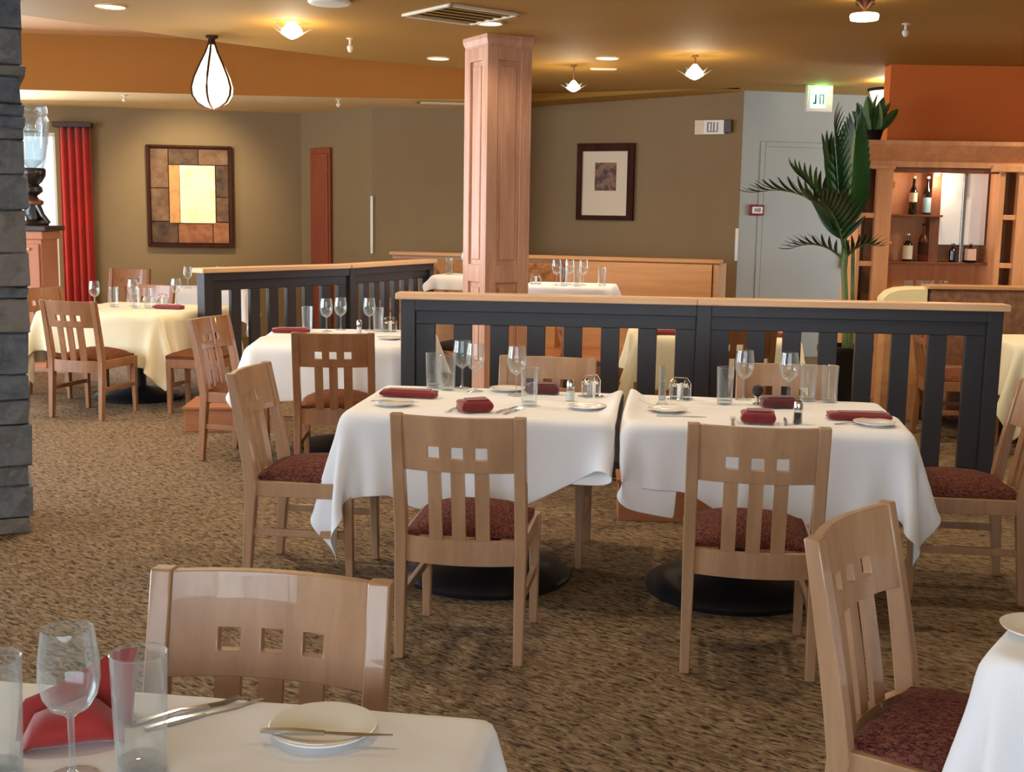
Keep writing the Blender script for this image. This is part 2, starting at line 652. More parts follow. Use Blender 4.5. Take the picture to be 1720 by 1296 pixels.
# door in the grey wall
gd = Vector((3.9, 0.9)).normalized()
g_rz = math.atan2(gd.y, gd.x)


def on_grey(s):
    return (2.5 + gd.x * s, 13.4 + gd.y * s)


door = bpy.data.objects.new('door_1', None)
col.objects.link(door)
door.location = on_grey(0.28) + (0,)
door.rotation_euler = (0, 0, g_rz)
struct(door)
MB().b2((0, -0.006, 0), (1.12, 0, 2.35)).build('door_leaf', 'grey_paint', door)
fr = MB()
fr.b2((-0.06, -0.008, 0), (-0.004, 0, 2.41)).b2((1.124, -0.008, 0), (1.18, 0, 2.41)).b2((0, -0.008, 2.354), (1.12, 0, 2.41))
fr.build('door_frame', 'grey_paint', door, bevel=0.004)
MB().b2((1.0, -0.05, 1.02), (1.05, -0.006, 1.2)).build('door_handle', 'black_iron', door, bevel=0.006)

# raised platform of the booth, and the low wooden plinths on the carpet
o = MB().prism([(0.02, 9.95), (2.1, 9.95), (2.25, 12.2), (-1.1, 13.4), (-0.78, 12.55), (-0.7, 11.9), (-0.3, 10.6)], 0, 0.2).build('booth_platform', 'plinth_wood', smooth=False)
struct(o)


# ------------------------------------------------------------------ stone pillar
pil = thing('stone_pillar', 'pillar of stacked grey slate stones at the left edge of the photo', 'pillar', (-2.3, 5.62, 0), R(24))
MB().b2((-0.66, 0.03, 0), (-0.07, 0.5, 2.95)).build('core', 'mortar', pil, smooth=False)
z = 0.0
rnd = random.Random(3)
while z < 2.94:
    h = min(rnd.choice((0.055, 0.075, 0.1, 0.12, 0.16, 0.2)), 2.95 - z)
    cut = -rnd.uniform(0.2, 0.45)
    ex = rnd.uniform(-0.012, 0.01) - 0.022 + 0.022 * z
    for a, b in ((-0.69, cut - 0.004), (cut + 0.004, ex)):
        mb = MB()
        y0 = rnd.uniform(-0.015, 0.015)
        nx, nz = 4, 2
        jit = lambda s: rnd.uniform(-s, s)
        ring = []
        for i in range(nx + 1):
            x = a + (b - a) * i / nx
            r_ = []
            for zz, yy in ((z + 0.001, y0 + 0.012), (z + 0.008, y0), (z + h - 0.008, y0), (z + h - 0.001, y0 + 0.012), (z + h - 0.001, 0.52), (z + 0.001, 0.52)):
                r_.append((x + jit(0.008), yy + jit(0.008), zz + jit(0.003)))
            ring.append(r_)
        mb.loft(ring).build('stone', rnd.choice(('slate', 'slate', 'slate_b', 'slate_c')), pil, smooth=False)
    z += h

# ------------------------------------------------------------------ panelled wooden column
colm = thing('wooden_column', 'square panelled wooden column rising from behind the dividers to the ceiling', 'column', (-0.22, 9.55, 0), R(29))
W = 0.355
mb = MB().b2((0, 0, 0), (W, W, CEIL))
mb.build('shaft', 'column_wood', colm, smooth=False)
for side in range(4):
    M = Matrix.Translation((W / 2, W / 2, 0)) @ Matrix.Rotation(side * PI / 2, 4, 'Z') @ Matrix.Translation((-W / 2, -W / 2, 0))

    def sub(name, boxes, mat='column_wood', bevel=0.0):
        m = MB()
        for lo, hi in boxes:
            m.b2(lo, hi)
        m.v = [tuple(M @ Vector(p)) for p in m.v]
        return m.build(name, mat, colm, bevel=bevel, smooth=False)
    sub('stile', [((-0.022, -0.022, 0.16), (0.075, 0.0, 2.86))], bevel=0.004)
    sub('stile', [((W - 0.075, -0.022, 0.16), (W + 0.0, 0.0, 2.86))], bevel=0.004)
    sub('rail', [((0.075, -0.022, 0.16), (W - 0.075, 0, 0.34))], bevel=0.004)
    sub('rail', [((0.075, -0.022, 1.02), (W - 0.075, 0, 1.16))], bevel=0.004)
    sub('rail', [((0.075, -0.022, 2.76), (W - 0.075, 0, 2.86))], bevel=0.004)
    sub('panel', [((0.11, -0.013, 0.38), (W - 0.11, 0, 0.98))], bevel=0.006)
    sub('panel', [((0.11, -0.013, 1.2), (W - 0.11, 0, 2.72))], bevel=0.006)
MB().lathe([(0.278, 0), (0.28, 0.03), (0.296, 0.06), (0.3, 0.07), (0.3, 0.1)], 4).build('capital', 'column_wood', colm, (W / 2, W / 2, 2.85), PI / 4, smooth=False)
MB().lathe([(0.31, 0), (0.31, 0.13), (0.29, 0.16)], 4).build('base', 'column_wood', colm, (W / 2, W / 2, 0), PI / 4, smooth=False)


# ------------------------------------------------------------------ slatted dividers
def divider_panel(root, p0, p1, h, n_open, mat='dark_paint', slot=0.5):
    """one framed panel of upright slats with the openings cut between them"""
    p0, p1 = Vector(p0), Vector(p1)
    d = p1 - p0
    Ln = d.length
    rz = math.atan2(d.y, d.x)
    loc = (p0.x, p0.y, 0)
    top = h - 0.04
    pw = 0.085
    z0, z1 = 0.14, top - 0.145

    def mk(name, lo, hi):
        return MB().b2(lo, hi).build(name, mat, root, loc, rz, bevel=0.003, smooth=False)
    mk('post', (0, -0.05, 0), (pw, 0.05, top))
    mk('top_rail', (pw, -0.05, top - 0.065), (Ln, 0.05, top))
    mk('upper_board', (pw, -0.022, z1), (Ln, 0.022, top - 0.065))
    mk('bottom_rail', (pw, -0.03, 0.02), (Ln, 0.03, z0))
    inner = Ln - pw
    pitch = inner / (n_open + 0.06 + slot)
    sw = pitch * slot
    x = pw
    for k in range(n_open + 1):
        w = sw if 0 < k < n_open else sw * 1.06
        mk('slat', (x, -0.02, z0), (min(x + w, Ln), 0.02, z1))
        x += w + pitch * (1 - slot)


def divider(name, label, pts, h, n_open):
    root = thing(name, label, 'divider')
    loc0 = (0, 0, 0)
    for a, b in zip(pts, pts[1:]):
        divider_panel(root, a, b, h, n_open)
    a, b = Vector(pts[-2]), Vector(pts[-1])
    d = (b - a).normalized()
    rz = math.atan2(d.y, d.x)
    MB().b2((0, -0.05, 0), (0.085, 0.05, h - 0.04)).build('post', 'dark_paint', root, (b.x, b.y, 0), rz, bevel=0.003, smooth=False)
    P = [Vector(p) for p in pts]
    P[0] = P[0] - (P[1] - P[0]).normalized() * 0.03
    P[-1] = P[-1] + d * 0.115
    for i, (a, b) in enumerate(zip(P, P[1:])):
        e = b - a
        MB().b2((0, -0.075, h - 0.04), (e.length, 0.075, h)).build('cap', 'cap_wood', root, (a.x, a.y, 0), math.atan2(e.y, e.x), bevel=0.006, smooth=False)
    return root


D2 = [(-0.66, 7.07), (1.07, 6.955), (2.72, 6.845)]
divider('slatted_divider', 'long near black slatted divider with a light wood cap behind the two front tables', D2, 1.10, 7)
D1 = [(-2.52, 9.6), (-1.52, 10.8), (-0.9, 12.2)]
divider('slatted_divider', 'far dark slatted divider with a pale cap, running behind the table left of the column', D1, 1.10, 7)

tag(MB().b2((0, 0, 0), (1.42, 0.24, 0.2)).b2((-0.01, -0.012, 0.2), (1.43, 0.25, 0.222)).build('floor_plinth', 'plinth_wood', None, (0.56, 6.02, 0), R(-3), bevel=0.004, smooth=False),
    'low orange wood plinth on the carpet behind the front tables', 'plinth')
tag(MB().b2((0, 0, 0), (0.42, 0.5, 0.16)).b2((-0.01, -0.012, 0.16), (0.43, 0.51, 0.182)).build('floor_plinth', 'plinth_wood', None, (-2.32, 8.32, 0), R(4), bevel=0.004, smooth=False),
    'small orange wood plinth on the carpet behind the chair left of the middle table', 'plinth')


# ------------------------------------------------------------------ chairs
def curve_y(x):
    return -0.034 * (1 - (x / 0.2) ** 2)


def rake(z):
    """y of the back plane at a height"""
    return -0.03 * max(0, 1 - z / 0.42) if z < 0.42 else -0.085 * ((z - 0.42) / 0.47) ** 1.15


def curved_grid(xs, zs, th, hole):
    mb = MB()
    idx = {}

    def vid(i, k, s):
        key = (i, k, s)
        if key not in idx:
            x, z_ = xs[i], zs[k]
            idx[key] = len(mb.v)
            mb.v.append((x, curve_y(x) + rake(z_) + s * th / 2, z_))
        return idx[key]
    nx, nz = len(xs) - 1, len(zs) - 1
    solid = lambda i, k: 0 <= i < nx and 0 <= k < nz and not hole(i, k)
    for i in range(nx):
        for k in range(nz):
            if not solid(i, k):
                continue
            for s in (-1, 1):
                mb.f.append((vid(i, k, s), vid(i + 1, k, s), vid(i + 1, k + 1, s), vid(i, k + 1, s)))
            for (di, dk, a, b) in ((-1, 0, (0, 0), (0, 1)), (1, 0, (1, 0), (1, 1)), (0, -1, (0, 0), (1, 0)), (0, 1, (0, 1), (1, 1))):
                if not solid(i + di, k + dk):
                    mb.f.append((vid(i + a[0], k + a[1], -1), vid(i + b[0], k + b[1], -1), vid(i + b[0], k + b[1], 1), vid(i + a[0], k + a[1], 1)))
    return mb


def make_chair(wd, fab):
    t = thing('dining_chair', '', 'chair')
    H = 0.89
    for s in (-1, 1):
        x = s * 0.213
        mb = MB()
        zs = [0, 0.12, 0.3, 0.42, 0.52, 0.62, 0.72, 0.8, H]
        rings = []
        for z_ in zs:
            w = 0.034 + 0.008 * min(1, z_ / 0.4)
            dd = 0.036 + 0.016 * max(0, 1 - abs(z_ - 0.44) / 0.44)
            y = rake(z_)
            rings.append([(x - w / 2, y - dd / 2, z_), (x + w / 2, y - dd / 2, z_), (x + w / 2, y + dd / 2, z_), (x - w / 2, y + dd / 2, z_)])
        mb.loft(rings).build('rear_leg', wd, t, bevel=0.004, angle=50)
        MB().bar((x * 0.99, 0.425, 0), (x * 0.99, 0.415, 0.44), 0.03, 0.03, 0.042, 0.042).build('front_leg', wd, t, bevel=0.004)
        MB().b2((x - 0.011, 0.02, 0.375), (x + 0.011, 0.4, 0.44)).build('side_rail', wd, t, bevel=0.003)
        MB().b2((x - 0.01, -0.01, 0.205), (x + 0.01, 0.41, 0.237)).build('stretcher', wd, t, bevel=0.003)
    MB().b2((-0.2, 0.405, 0.375), (0.2, 0.427, 0.44)).build('front_rail', wd, t, bevel=0.003)
    # lower back rail, crest panel with three square holes, three slats
    xs = [-0.193 + 0.386 * i / 10 for i in range(11)]
    curved_grid(xs, [0.352, 0.44], 0.022, lambda i, k: False).build('back_rail', wd, t, angle=60)
    hx = []
    for c in (-0.083, 0.0, 0.083):
        hx += [c - 0.021, c + 0.021]
    xs = sorted([-0.193, -0.16, -0.13] + hx + [0.13, 0.16, 0.193])
    zs = [0.69, 0.738, 0.781, 0.84, H - 0.004]
    holes = {xs.index(hx[2 * j]) for j in range(3)}
    curved_grid(xs, zs, 0.022, lambda i, k: k == 1 and i in holes).build('crest_panel', wd, t, angle=50, bevel=0.002)
    for c in (-0.083, 0.0, 0.083):
        curved_grid([c - 0.024, c + 0.024], [0.44, 0.5, 0.56, 0.62, 0.69], 0.014, lambda i, k: False).build('slat', wd, t, angle=50)
    # upholstered seat
    rings = []
    for y, kx, zt in ((0.012, 0.93, 0.452), (0.04, 0.97, 0.478), (0.12, 0.99, 0.499), (0.22, 1.0, 0.507), (0.32, 1.01, 0.503), (0.40, 1.01, 0.484), (0.432, 0.99, 0.455)):
        hw = 0.208 * kx
        r_ = [(-hw, y, 0.441), (hw, y, 0.441)]
        for j in range(9):
            u = 1 - 2 * j / 8
            r_.append((hw * u * (1 if abs(u) < 1 else 1.0), y, 0.446 + (zt - 0.446) * (1 - abs(u) ** 3.0) + 0.006))
        rings.append(r_)
    MB().loft(rings).build('seat', fab, t, angle=70)
    return {'root': t}


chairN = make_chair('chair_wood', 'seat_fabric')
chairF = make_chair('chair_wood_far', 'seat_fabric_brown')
TH = R(-8)
ex = Vector((math.cos(TH), math.sin(TH)))
ey = Vector((-ex.y, ex.x))
GC = 'wooden dining chairs with three square holes in the back'
CH = [
    (chairN, (-0.17, 4.06), -8, 'maple chair with its back to us at the left front table'),
    (chairN, (0.83, 3.96), -8, 'maple chair with its back to us at the right front table'),
    (chairN, (-0.46, 2.08), 171, 'nearest maple chair facing us across the foreground table'),
    (chairN, (0.85, 2.60), -127, 'tilted looking maple chair with a dark red seat at the foreground table on the right'),
    (chairN, (-1.06, 5.12), -98, 'maple chair turned sideways at the left end of the front tables'),
    (chairN, (2.12, 4.96), 82, 'chair with a mottled mauve red seat, cut off by the right edge of the photo'),
    (chairN, (0.16, 5.62), 172, 'chair on the far side of the left front table, facing us'),
    (chairN, (1.28, 5.48), 172, 'chair on the far side of the right front table, half hidden by glasses'),
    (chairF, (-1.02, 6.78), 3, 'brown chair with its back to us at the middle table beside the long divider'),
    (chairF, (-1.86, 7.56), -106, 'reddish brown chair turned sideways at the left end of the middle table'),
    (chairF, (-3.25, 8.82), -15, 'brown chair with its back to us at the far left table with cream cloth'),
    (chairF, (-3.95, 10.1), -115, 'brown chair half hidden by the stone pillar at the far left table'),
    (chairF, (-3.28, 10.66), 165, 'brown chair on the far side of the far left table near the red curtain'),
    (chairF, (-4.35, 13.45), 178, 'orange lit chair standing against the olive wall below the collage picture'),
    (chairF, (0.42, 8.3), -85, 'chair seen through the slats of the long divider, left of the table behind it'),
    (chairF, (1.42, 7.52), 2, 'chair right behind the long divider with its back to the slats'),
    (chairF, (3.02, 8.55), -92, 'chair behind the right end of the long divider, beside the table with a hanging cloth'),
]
for kit, p, a, lab in CH:
    place(kit, (p[0], p[1], 0), R(a), lab, GC)

st = thing('wooden_stool', 'backless wooden seat with a brown pad at the right of the far left table', 'stool', (-2.42, 9.2, 0), R(-8))
for x in (-0.19, 0.19):
    for y in (-0.17, 0.17):
        MB().bar((x, y, 0), (x, y, 0.4), 0.032, 0.032, 0.042, 0.042).build('leg', 'chair_wood_far', st, bevel=0.003)
    MB().b2((x - 0.01, -0.16, 0.2), (x + 0.01, 0.16, 0.23)).build('stretcher', 'chair_wood_far', st, bevel=0.003)
MB().b2((-0.21, -0.19, 0.36), (0.21, 0.19, 0.43)).build('seat_frame', 'chair_wood_far', st, bevel=0.004)
MB().loft([[(-0.21, -0.19, 0.43), (0.21, -0.19, 0.43), (0.21, 0.19, 0.43), (-0.21, 0.19, 0.43)], [(-0.21, -0.19, 0.455), (0.21, -0.19, 0.455), (0.21, 0.19, 0.455), (-0.21, 0.19, 0.455)], [(-0.17, -0.15, 0.475), (0.17, -0.15, 0.475), (0.17, 0.15, 0.475), (-0.17, 0.15, 0.475)]]).build('seat', 'seat_fabric_brown', st, angle=60)


# ------------------------------------------------------------------ tables and cloths
TT = 0.742   # table top; the cloth lies a few millimetres above


def table(loc, rz, w, d, label, base_off=(0, 0), z=0.0):
    t = thing('pedestal_table', label, 'table', (loc[0], loc[1], z), rz)
    a_, b_, c_ = w / 2 - 0.02, d / 2 - 0.02, 0.045
    MB().prism([(-a_ + c_, -b_), (a_ - c_, -b_), (a_, -b_ + c_), (a_, b_ - c_), (a_ - c_, b_), (-a_ + c_, b_), (-a_, b_ - c_), (-a_, -b_ + c_)], TT - 0.04, TT - 0.008).build('table_top', 'chair_wood_far', t, bevel=0.01)
    bx, by = base_off
    MB().lathe([(0.04, 0.1), (0.04, TT - 0.05), (0.13, TT - 0.036)], 20, (bx, by, 0)).build('pedestal', 'black_iron', t)
    MB().lathe([(0.36, 0.0), (0.365, 0.02), (0.35, 0.035), (0.25, 0.062), (0.12, 0.085), (0.062, 0.1), (0.055, 0.2)], 40, (bx, by, 0)).build('pedestal_base', 'black_iron', t)
    return t


def sim_cloth(w, d, ox, oy, twist=0.0, shift=(0, 0), stop=None, seed=1, step=0.034, steps=150, hem=None):
    """drape a rectangular cloth over a table top: position based dynamics in the table's own frame.
    ox, oy: overhang (left, right) and (front, back); stop: planes x<=, x>= that a neighbour table imposes"""
    rng = np.random.RandomState(seed)
    x0, x1 = -w / 2 - ox[0], w / 2 + ox[1]
    y0, y1 = -d / 2 - oy[0], d / 2 + oy[1]

    def axis_pts(lo, half, hi):
        k = [max(2, int(round(v / step))) for v in (-half - lo, 2 * half, hi - half)]
        return np.concatenate([np.linspace(lo, -half, k[0], endpoint=False), np.linspace(-half, half, k[1], endpoint=False), np.linspace(half, hi, k[2] + 1)])
    ax_, ay_ = axis_pts(x0, w / 2, x1), axis_pts(y0, d / 2, y1)
    nx, ny = len(ax_), len(ay_)
    gx, gy = np.meshgrid(ax_, ay_, indexing='ij')
    if hem:
        f = np.interp(gx, [h[0] for h in hem], [h[1] for h in hem])
        gy = np.where(gy < -d / 2, -d / 2 + (gy + d / 2) * f / oy[0], gy)
    c, s = math.cos(twist), math.sin(twist)
    X = gx * c - gy * s + shift[0]
    Y = gx * s + gy * c + shift[1]
    zt = TT + 0.004
    P = np.stack([X, Y, np.full_like(X, zt)], -1)
    P[..., 2] += 0.002 * rng.rand(nx, ny)
    a, b = w / 2 + 0.004, d / 2 + 0.004
    pin = (np.abs(X) < w / 2 + 0.001) & (np.abs(Y) < d / 2 + 0.001)
    wgt = np.where(pin, 0.0, 1.0)[..., None]
    Q = P.copy()
    # a lasting set of soft folds
    wob = 0.0016 * np.sin(gx * 9 + seed) + 0.0016 * np.sin(gy * 8 + 2 * seed)
    P0 = np.stack([gx, gy, np.zeros_like(gx)], -1)

    def dist(A, B):
        return np.sqrt(((A - B) ** 2).sum(-1, keepdims=True))
    cons = []
    for axis in (0, 1):
        n = nx if axis == 0 else ny
        for st_ in (1, 2):
            for par in range(2 * st_ if st_ > 1 else 2):
                ia = np.arange(par, n - st_, 2 * st_ if st_ > 1 else 2)
                if len(ia):
                    L0 = dist(P0[ia], P0[ia + st_]) if axis == 0 else dist(P0[:, ia], P0[:, ia + st_])
                    cons.append((axis, ia, st_, L0, 1.0 if st_ == 1 else 0.25))

    def solve(P):
        for axis, ia, st_, L0, k in cons:
            if axis == 0:
                A, B, wa, wb_ = P[ia], P[ia + st_], wgt[ia], wgt[ia + st_]
            else:
                A, B, wa, wb_ = P[:, ia], P[:, ia + st_], wgt[:, ia], wgt[:, ia + st_]
            D = B - A
            Ln = np.sqrt((D * D).sum(-1, keepdims=True)) + 1e-9
            ws = wa + wb_ + 1e-9
            C = D * ((Ln - L0) / Ln * k / ws)
            if axis == 0:
                P[ia] += C * wa
                P[ia + st_] -= C * wb_
            else:
                P[:, ia] += C * wa
                P[:, ia + st_] -= C * wb_
        for sgn in (1, -1):
            for par in (0, 1):
                ia = np.arange(par, nx - 1, 2)
                if sgn == 1:
                    A, B = P[ia, :-1], P[ia + 1, 1:]
                    wa, wb_ = wgt[ia, :-1], wgt[ia + 1, 1:]
                else:
                    A, B = P[ia, 1:], P[ia + 1, :-1]
                    wa, wb_ = wgt[ia, 1:], wgt[ia + 1, :-1]
                diag = dist(P0[ia, :-1], P0[ia + 1, 1:]) if sgn == 1 else dist(P0[ia, 1:], P0[ia + 1, :-1])
                D = B - A
                Ln = np.sqrt((D * D).sum(-1, keepdims=True)) + 1e-9
                C = D * ((Ln - diag) / Ln * 0.3 / (wa + wb_ + 1e-9))
                if sgn == 1:
                    P[ia, :-1] += C * wa
                    P[ia + 1, 1:] -= C * wb_
                else:
                    P[ia, 1:] += C * wa
                    P[ia + 1, :-1] -= C * wb_
        return P

    def collide(P):
        x, y, z_ = P[..., 0], P[..., 1], P[..., 2]
        ins = (np.abs(x) < a) & (np.abs(y) < b) & (z_ < zt)
        px, py, pz = a - np.abs(x), b - np.abs(y), zt - z_
        m = np.minimum(np.minimum(px, py), pz)
        ux = ins & (px <= m + 1e-9)
        uy = ins & (py <= m + 1e-9) & ~ux
        uz = ins & ~ux & ~uy
        x[ux] = np.sign(x[ux]) * a
        y[uy] = np.sign(y[uy]) * b
        z_[uz] = zt
        if stop:
            lo, hi = stop
            if hi is not None:
                np.minimum(x, w / 2 + hi, out=x, where=(wgt[..., 0] > 0))
            if lo is not None:
                np.maximum(x, -w / 2 - lo, out=x, where=(wgt[..., 0] > 0))
        return P

    dt = 1 / 50.0
    for it in range(steps):
        V = (P - Q) * (0.965 if it < steps * 0.7 else 0.9)
        Q = P.copy()
        V[..., 2] -= 9.8 * dt * dt * 0.6
        sp = np.sqrt((V * V).sum(-1, keepdims=True)) + 1e-9
        V *= np.minimum(1.0, 0.03 / sp)
        P = P + V * wgt
        for _ in range(6):
            P = solve(P)
            P = collide(P)
    # a few smoothing passes on the hanging part
    for _ in range(2):
        Z = P.copy()
        Z[1:-1, 1:-1] = 0.5 * P[1:-1, 1:-1] + 0.125 * (P[2:, 1:-1] + P[:-2, 1:-1] + P[1:-1, 2:] + P[1:-1, :-2])
        P = np.where(wgt > 0, Z, P)
        P = collide(P)
    vs = P.reshape(-1, 3).tolist()
    fs = [(i * ny + j, (i + 1) * ny + j, (i + 1) * ny + j + 1, i * ny + j + 1) for i in range(nx - 1) for j in range(ny - 1)]
    return vs, fs


CLOTHS = {}


def cloth(key, sim, loc, rz, label, mat='cloth', z=0.0):
    if key not in CLOTHS:
        vs, fs = sim_cloth(**sim)
        me = bpy.data.meshes.new('tablecloth')
        me.from_pydata(vs, [], fs)
        me.materials.append(MATS[mat])
        me.shade_smooth()
        CLOTHS[key] = me
    me = CLOTHS[key]
    if me.materials[0].name != mat:
        me = me.copy()
        me.materials[0] = MATS[mat]
    o = bpy.data.objects.new('tablecloth', me)
    col.objects.link(o)
    o.location = (loc[0], loc[1], z)
    o.rotation_euler = (0, 0, rz)
    so = o.modifiers.new('thickness', 'SOLIDIFY')
    so.thickness = 0.0025
    so.offset = 1.0
    sb = o.modifiers.new('smooth', 'SUBSURF')
    sb.levels = sb.render_levels = 1
    return tag(o, label, 'tablecloth', 'tablecloths draped over the tables')


T1 = Vector((-0.72, 4.85)) + ex * 0.57 + ey * 0.41
T2 = T1 + ex * 1.17
table(T1, TH, 1.14, 0.82, 'left front table hidden under a white cloth, on a round black base', (0.02, -0.12))
table(T2, TH, 1.14, 0.82, 'right front table hidden under a white cloth, on a round black base', (-0.1, -0.12))
cloth('t1', dict(w=1.14, d=0.82, ox=(0.36, 0.3), oy=(0.36, 0.3), twist=R(1.5), shift=(-0.02, -0.0), stop=(None, 0.014), seed=3, hem=[(-0.95, 0.34), (-0.57, 0.3), (-0.35, 0.3), (-0.25, 0.36), (0.2, 0.36), (0.52, 0.19), (0.9, 0.17)]), T1, TH, 'white cloth on the left front table, hanging in a point at its left corner')
cloth('t2', dict(w=1.14, d=0.82, ox=(0.3, 0.3), oy=(0.38, 0.3), twist=R(-1.5), shift=(0.0, -0.0), stop=(0.014, None), seed=5, hem=[(-0.9, 0.3), (-0.5, 0.25), (-0.28, 0.26), (-0.1, 0.37), (0.28, 0.37), (0.42, 0.28), (0.52, 0.27), (0.62, 0.3), (1.0, 0.3)]), T2, TH, 'white cloth on the right front table, with a long fold at its right corner')
FGC = Vector((-0.645, 1.535))
table(FGC, R(-8.6), 1.14, 0.82, 'foreground table at the bottom left of the photo, under a white cloth')
cloth('fg', dict(w=1.14, d=0.82, ox=(0.3, 0.3), oy=(0.3, 0.3), seed=8, step=0.026), FGC, R(-8.6), 'white cloth on the foreground table at the bottom left')
FGR = Vector((1.595, 2.165))
table(FGR, R(-37), 1.14, 0.82, 'foreground table at the bottom right corner of the photo, under a white cloth')
cloth('fgr', dict(w=1.14, d=0.82, ox=(0.36, 0.3), oy=(0.38, 0.3), twist=R(3), seed=11, step=0.027), FGR, R(-37), 'white cloth with a big hanging corner on the foreground table at the bottom right')
GT = Vector((-1.09, 7.8))
table(GT, R(2), 1.14, 1.14, 'middle table left of the long divider, under a white cloth')
sq = dict(w=1.14, d=1.14, ox=(0.3, 0.3), oy=(0.3, 0.3), twist=R(3), seed=14)
cloth('sq', sq, GT, R(2), 'white cloth on the middle table beside the left end of the long divider')
FT = Vector((-3.12, 9.85))
table(FT, R(-15), 1.14, 1.14, 'far left table on a round black base, under a cream cloth')
cloth('ft', dict(w=1.14, d=1.14, ox=(0.34, 0.34), oy=(0.34, 0.34), twist=R(-6), seed=21), FT, R(-15), 'cream cloth with a long pointed fold on the far left table', 'cloth_cream')
KT = Vector((1.42, 8.5))
table(KT, R(-3), 1.14, 0.82, 'table behind the long divider, seen through its slats')
cloth('k', dict(w=1.14, d=0.82, ox=(0.32, 0.32), oy=(0.32, 0.3), twist=R(4), seed=24), KT, R(-3), 'cream cloth on the table behind the slats of the long divider', 'cloth_cream')
LT = Vector((3.98, 8.36))
table(LT, R(-2), 1.14, 0.82, 'table beyond the right end of the long divider, in front of the brown banquette')
cloth('l', dict(w=1.14, d=0.82, ox=(0.36, 0.3), oy=(0.36, 0.3), twist=R(4), seed=27), LT, R(-2), 'cream cloth hanging in a point beyond the right end of the long divider', 'cloth_cream')
NT = Vector((-3.3, 12.55))
table(NT, R(10), 1.0, 0.82, 'farthest table on the left, in front of the olive wall')
cloth('n', dict(w=1.0, d=0.82, ox=(0.3, 0.3), oy=(0.3, 0.3), seed=30), NT, R(10), 'white cloth on the farthest table on the left before the olive wall')
P1 = Vector((-0.46, 12.18))
P2 = Vector((0.5, 10.75))
table(P1, R(-18), 0.62, 0.5, 'small booth table left of the wooden column', z=0.2)
cloth('p1', dict(w=0.62, d=0.5, ox=(0.1, 0.1), oy=(0.15, 0.1), seed=33), P1, R(-18), 'white cloth on the booth table just left of the wooden column', z=0.2)
table(P2, R(-10), 0.8, 0.7, 'small booth table right of the wooden column', z=0.2)
cloth('p2', dict(w=0.8, d=0.7, ox=(0.22, 0.22), oy=(0.25, 0.22), seed=33), P2, R(-10), 'white cloth on the booth table just right of the wooden column', z=0.2)

CT = TT + 0.0075   # height at which things stand on a cloth


# ------------------------------------------------------------------ tableware kits
def kit(name, cat, parts):
    t = thing(name, '', cat)
    for n, mb, m, par in parts:
        pass
    return t


def mk_wine():
    t = thing('wine_glass', '', 'wine glass')
    MB().lathe([(0.038, 0), (0.038, 0.002), (0.013, 0.006), (0.005, 0.014), (0.0042, 0.05), (0.005, 0.092), (0.011, 0.099)], 20).build('stem', 'glass_thick', t)
    out = [(0.009, 0.098), (0.027, 0.108), (0.038, 0.126), (0.043, 0.15), (0.0425, 0.178), (0.036, 0.226)]
    inn = [(0.0346, 0.226), (0.041, 0.178), (0.0415, 0.15), (0.0365, 0.127), (0.025, 0.110), (0.004, 0.103)]
    MB().lathe(out + inn, 32).build('bowl', 'glass', t)
    return {'root': t}


def mk_tumbler(h=0.165, r=0.038):
    t = thing('tumbler', '', 'glass')
    out = [(r * 0.86, 0), (r * 0.88, 0.004), (r, h)]
    inn = [(r - 0.0018, h), (r * 0.88 - 0.0018, 0.02), (0.002, 0.018)]
    MB().lathe(out + inn, 28).build('wall', 'glass', t)
    MB().lathe([(r * 0.83, 0.003), (r * 0.85, 0.0175)], 24).build('foot', 'glass_thick', t)
    MB().lathe([(r - 0.003, h - 0.0005), (r - 0.0008, h + 0.0012), (r + 0.0008, h - 0.0005), (r - 0.0008, h - 0.002)], 28, closed=False).build('rim', 'glass_thick', t)
    return {'root': t}


def mk_napkin(l, w, h, mat):
    t = MB()
    rings = []
    for u, k in ((-1, 0.55), (-0.97, 0.8), (-0.85, 0.95), (-0.4, 1.0), (0.1, 0.97), (0.55, 1.0), (0.88, 0.96), (0.98, 0.85), (1, 0.6)):
        r_ = []
        for j in range(14):
            a = 2 * PI * j / 14
            ca, sa = math.cos(a), math.sin(a)
            y = math.copysign(abs(ca) ** 0.6, ca) * w / 2 * (0.9 + 0.1 * k)
            z_ = h / 2 + math.copysign(abs(sa) ** 0.75, sa) * h / 2 * k
            r_.append((u * l / 2 + 0.004 * math.sin(3 * a + u * 5), y + 0.003 * math.sin(6 * u), max(0.0, z_)))
        rings.append(r_)
    o = t.loft(rings).build('napkin', mat, None, angle=60)
    # the folded flap on top, its own mesh
    f = []
    for u in (-0.7, -0.2, 0.3, 0.8):
        f.append([(u * l / 2, -w * 0.36, h * 0.93), (u * l / 2, w * 0.1 * (1 + u), h * 1.02), (u * l / 2, w * 0.1 * (1 + u), h * 1.1), (u * l / 2, -w * 0.36, h * 1.02)])
    MB().loft(f).build('flap', mat, o, angle=50)
    tag(o, '', 'napkin')
    return {'root': o}


def mk_plate(r=0.085):
    o = MB().lathe([(0.5 * r, 0), (0.55 * r, 0.003), (r * 0.98, 0.013), (r, 0.016), (r * 0.97, 0.0165), (0.62 * r, 0.008), (0.02 * r, 0.006)], 36).build('side_plate', 'china')
    tag(o, '', 'plate')
    return {'root': o}


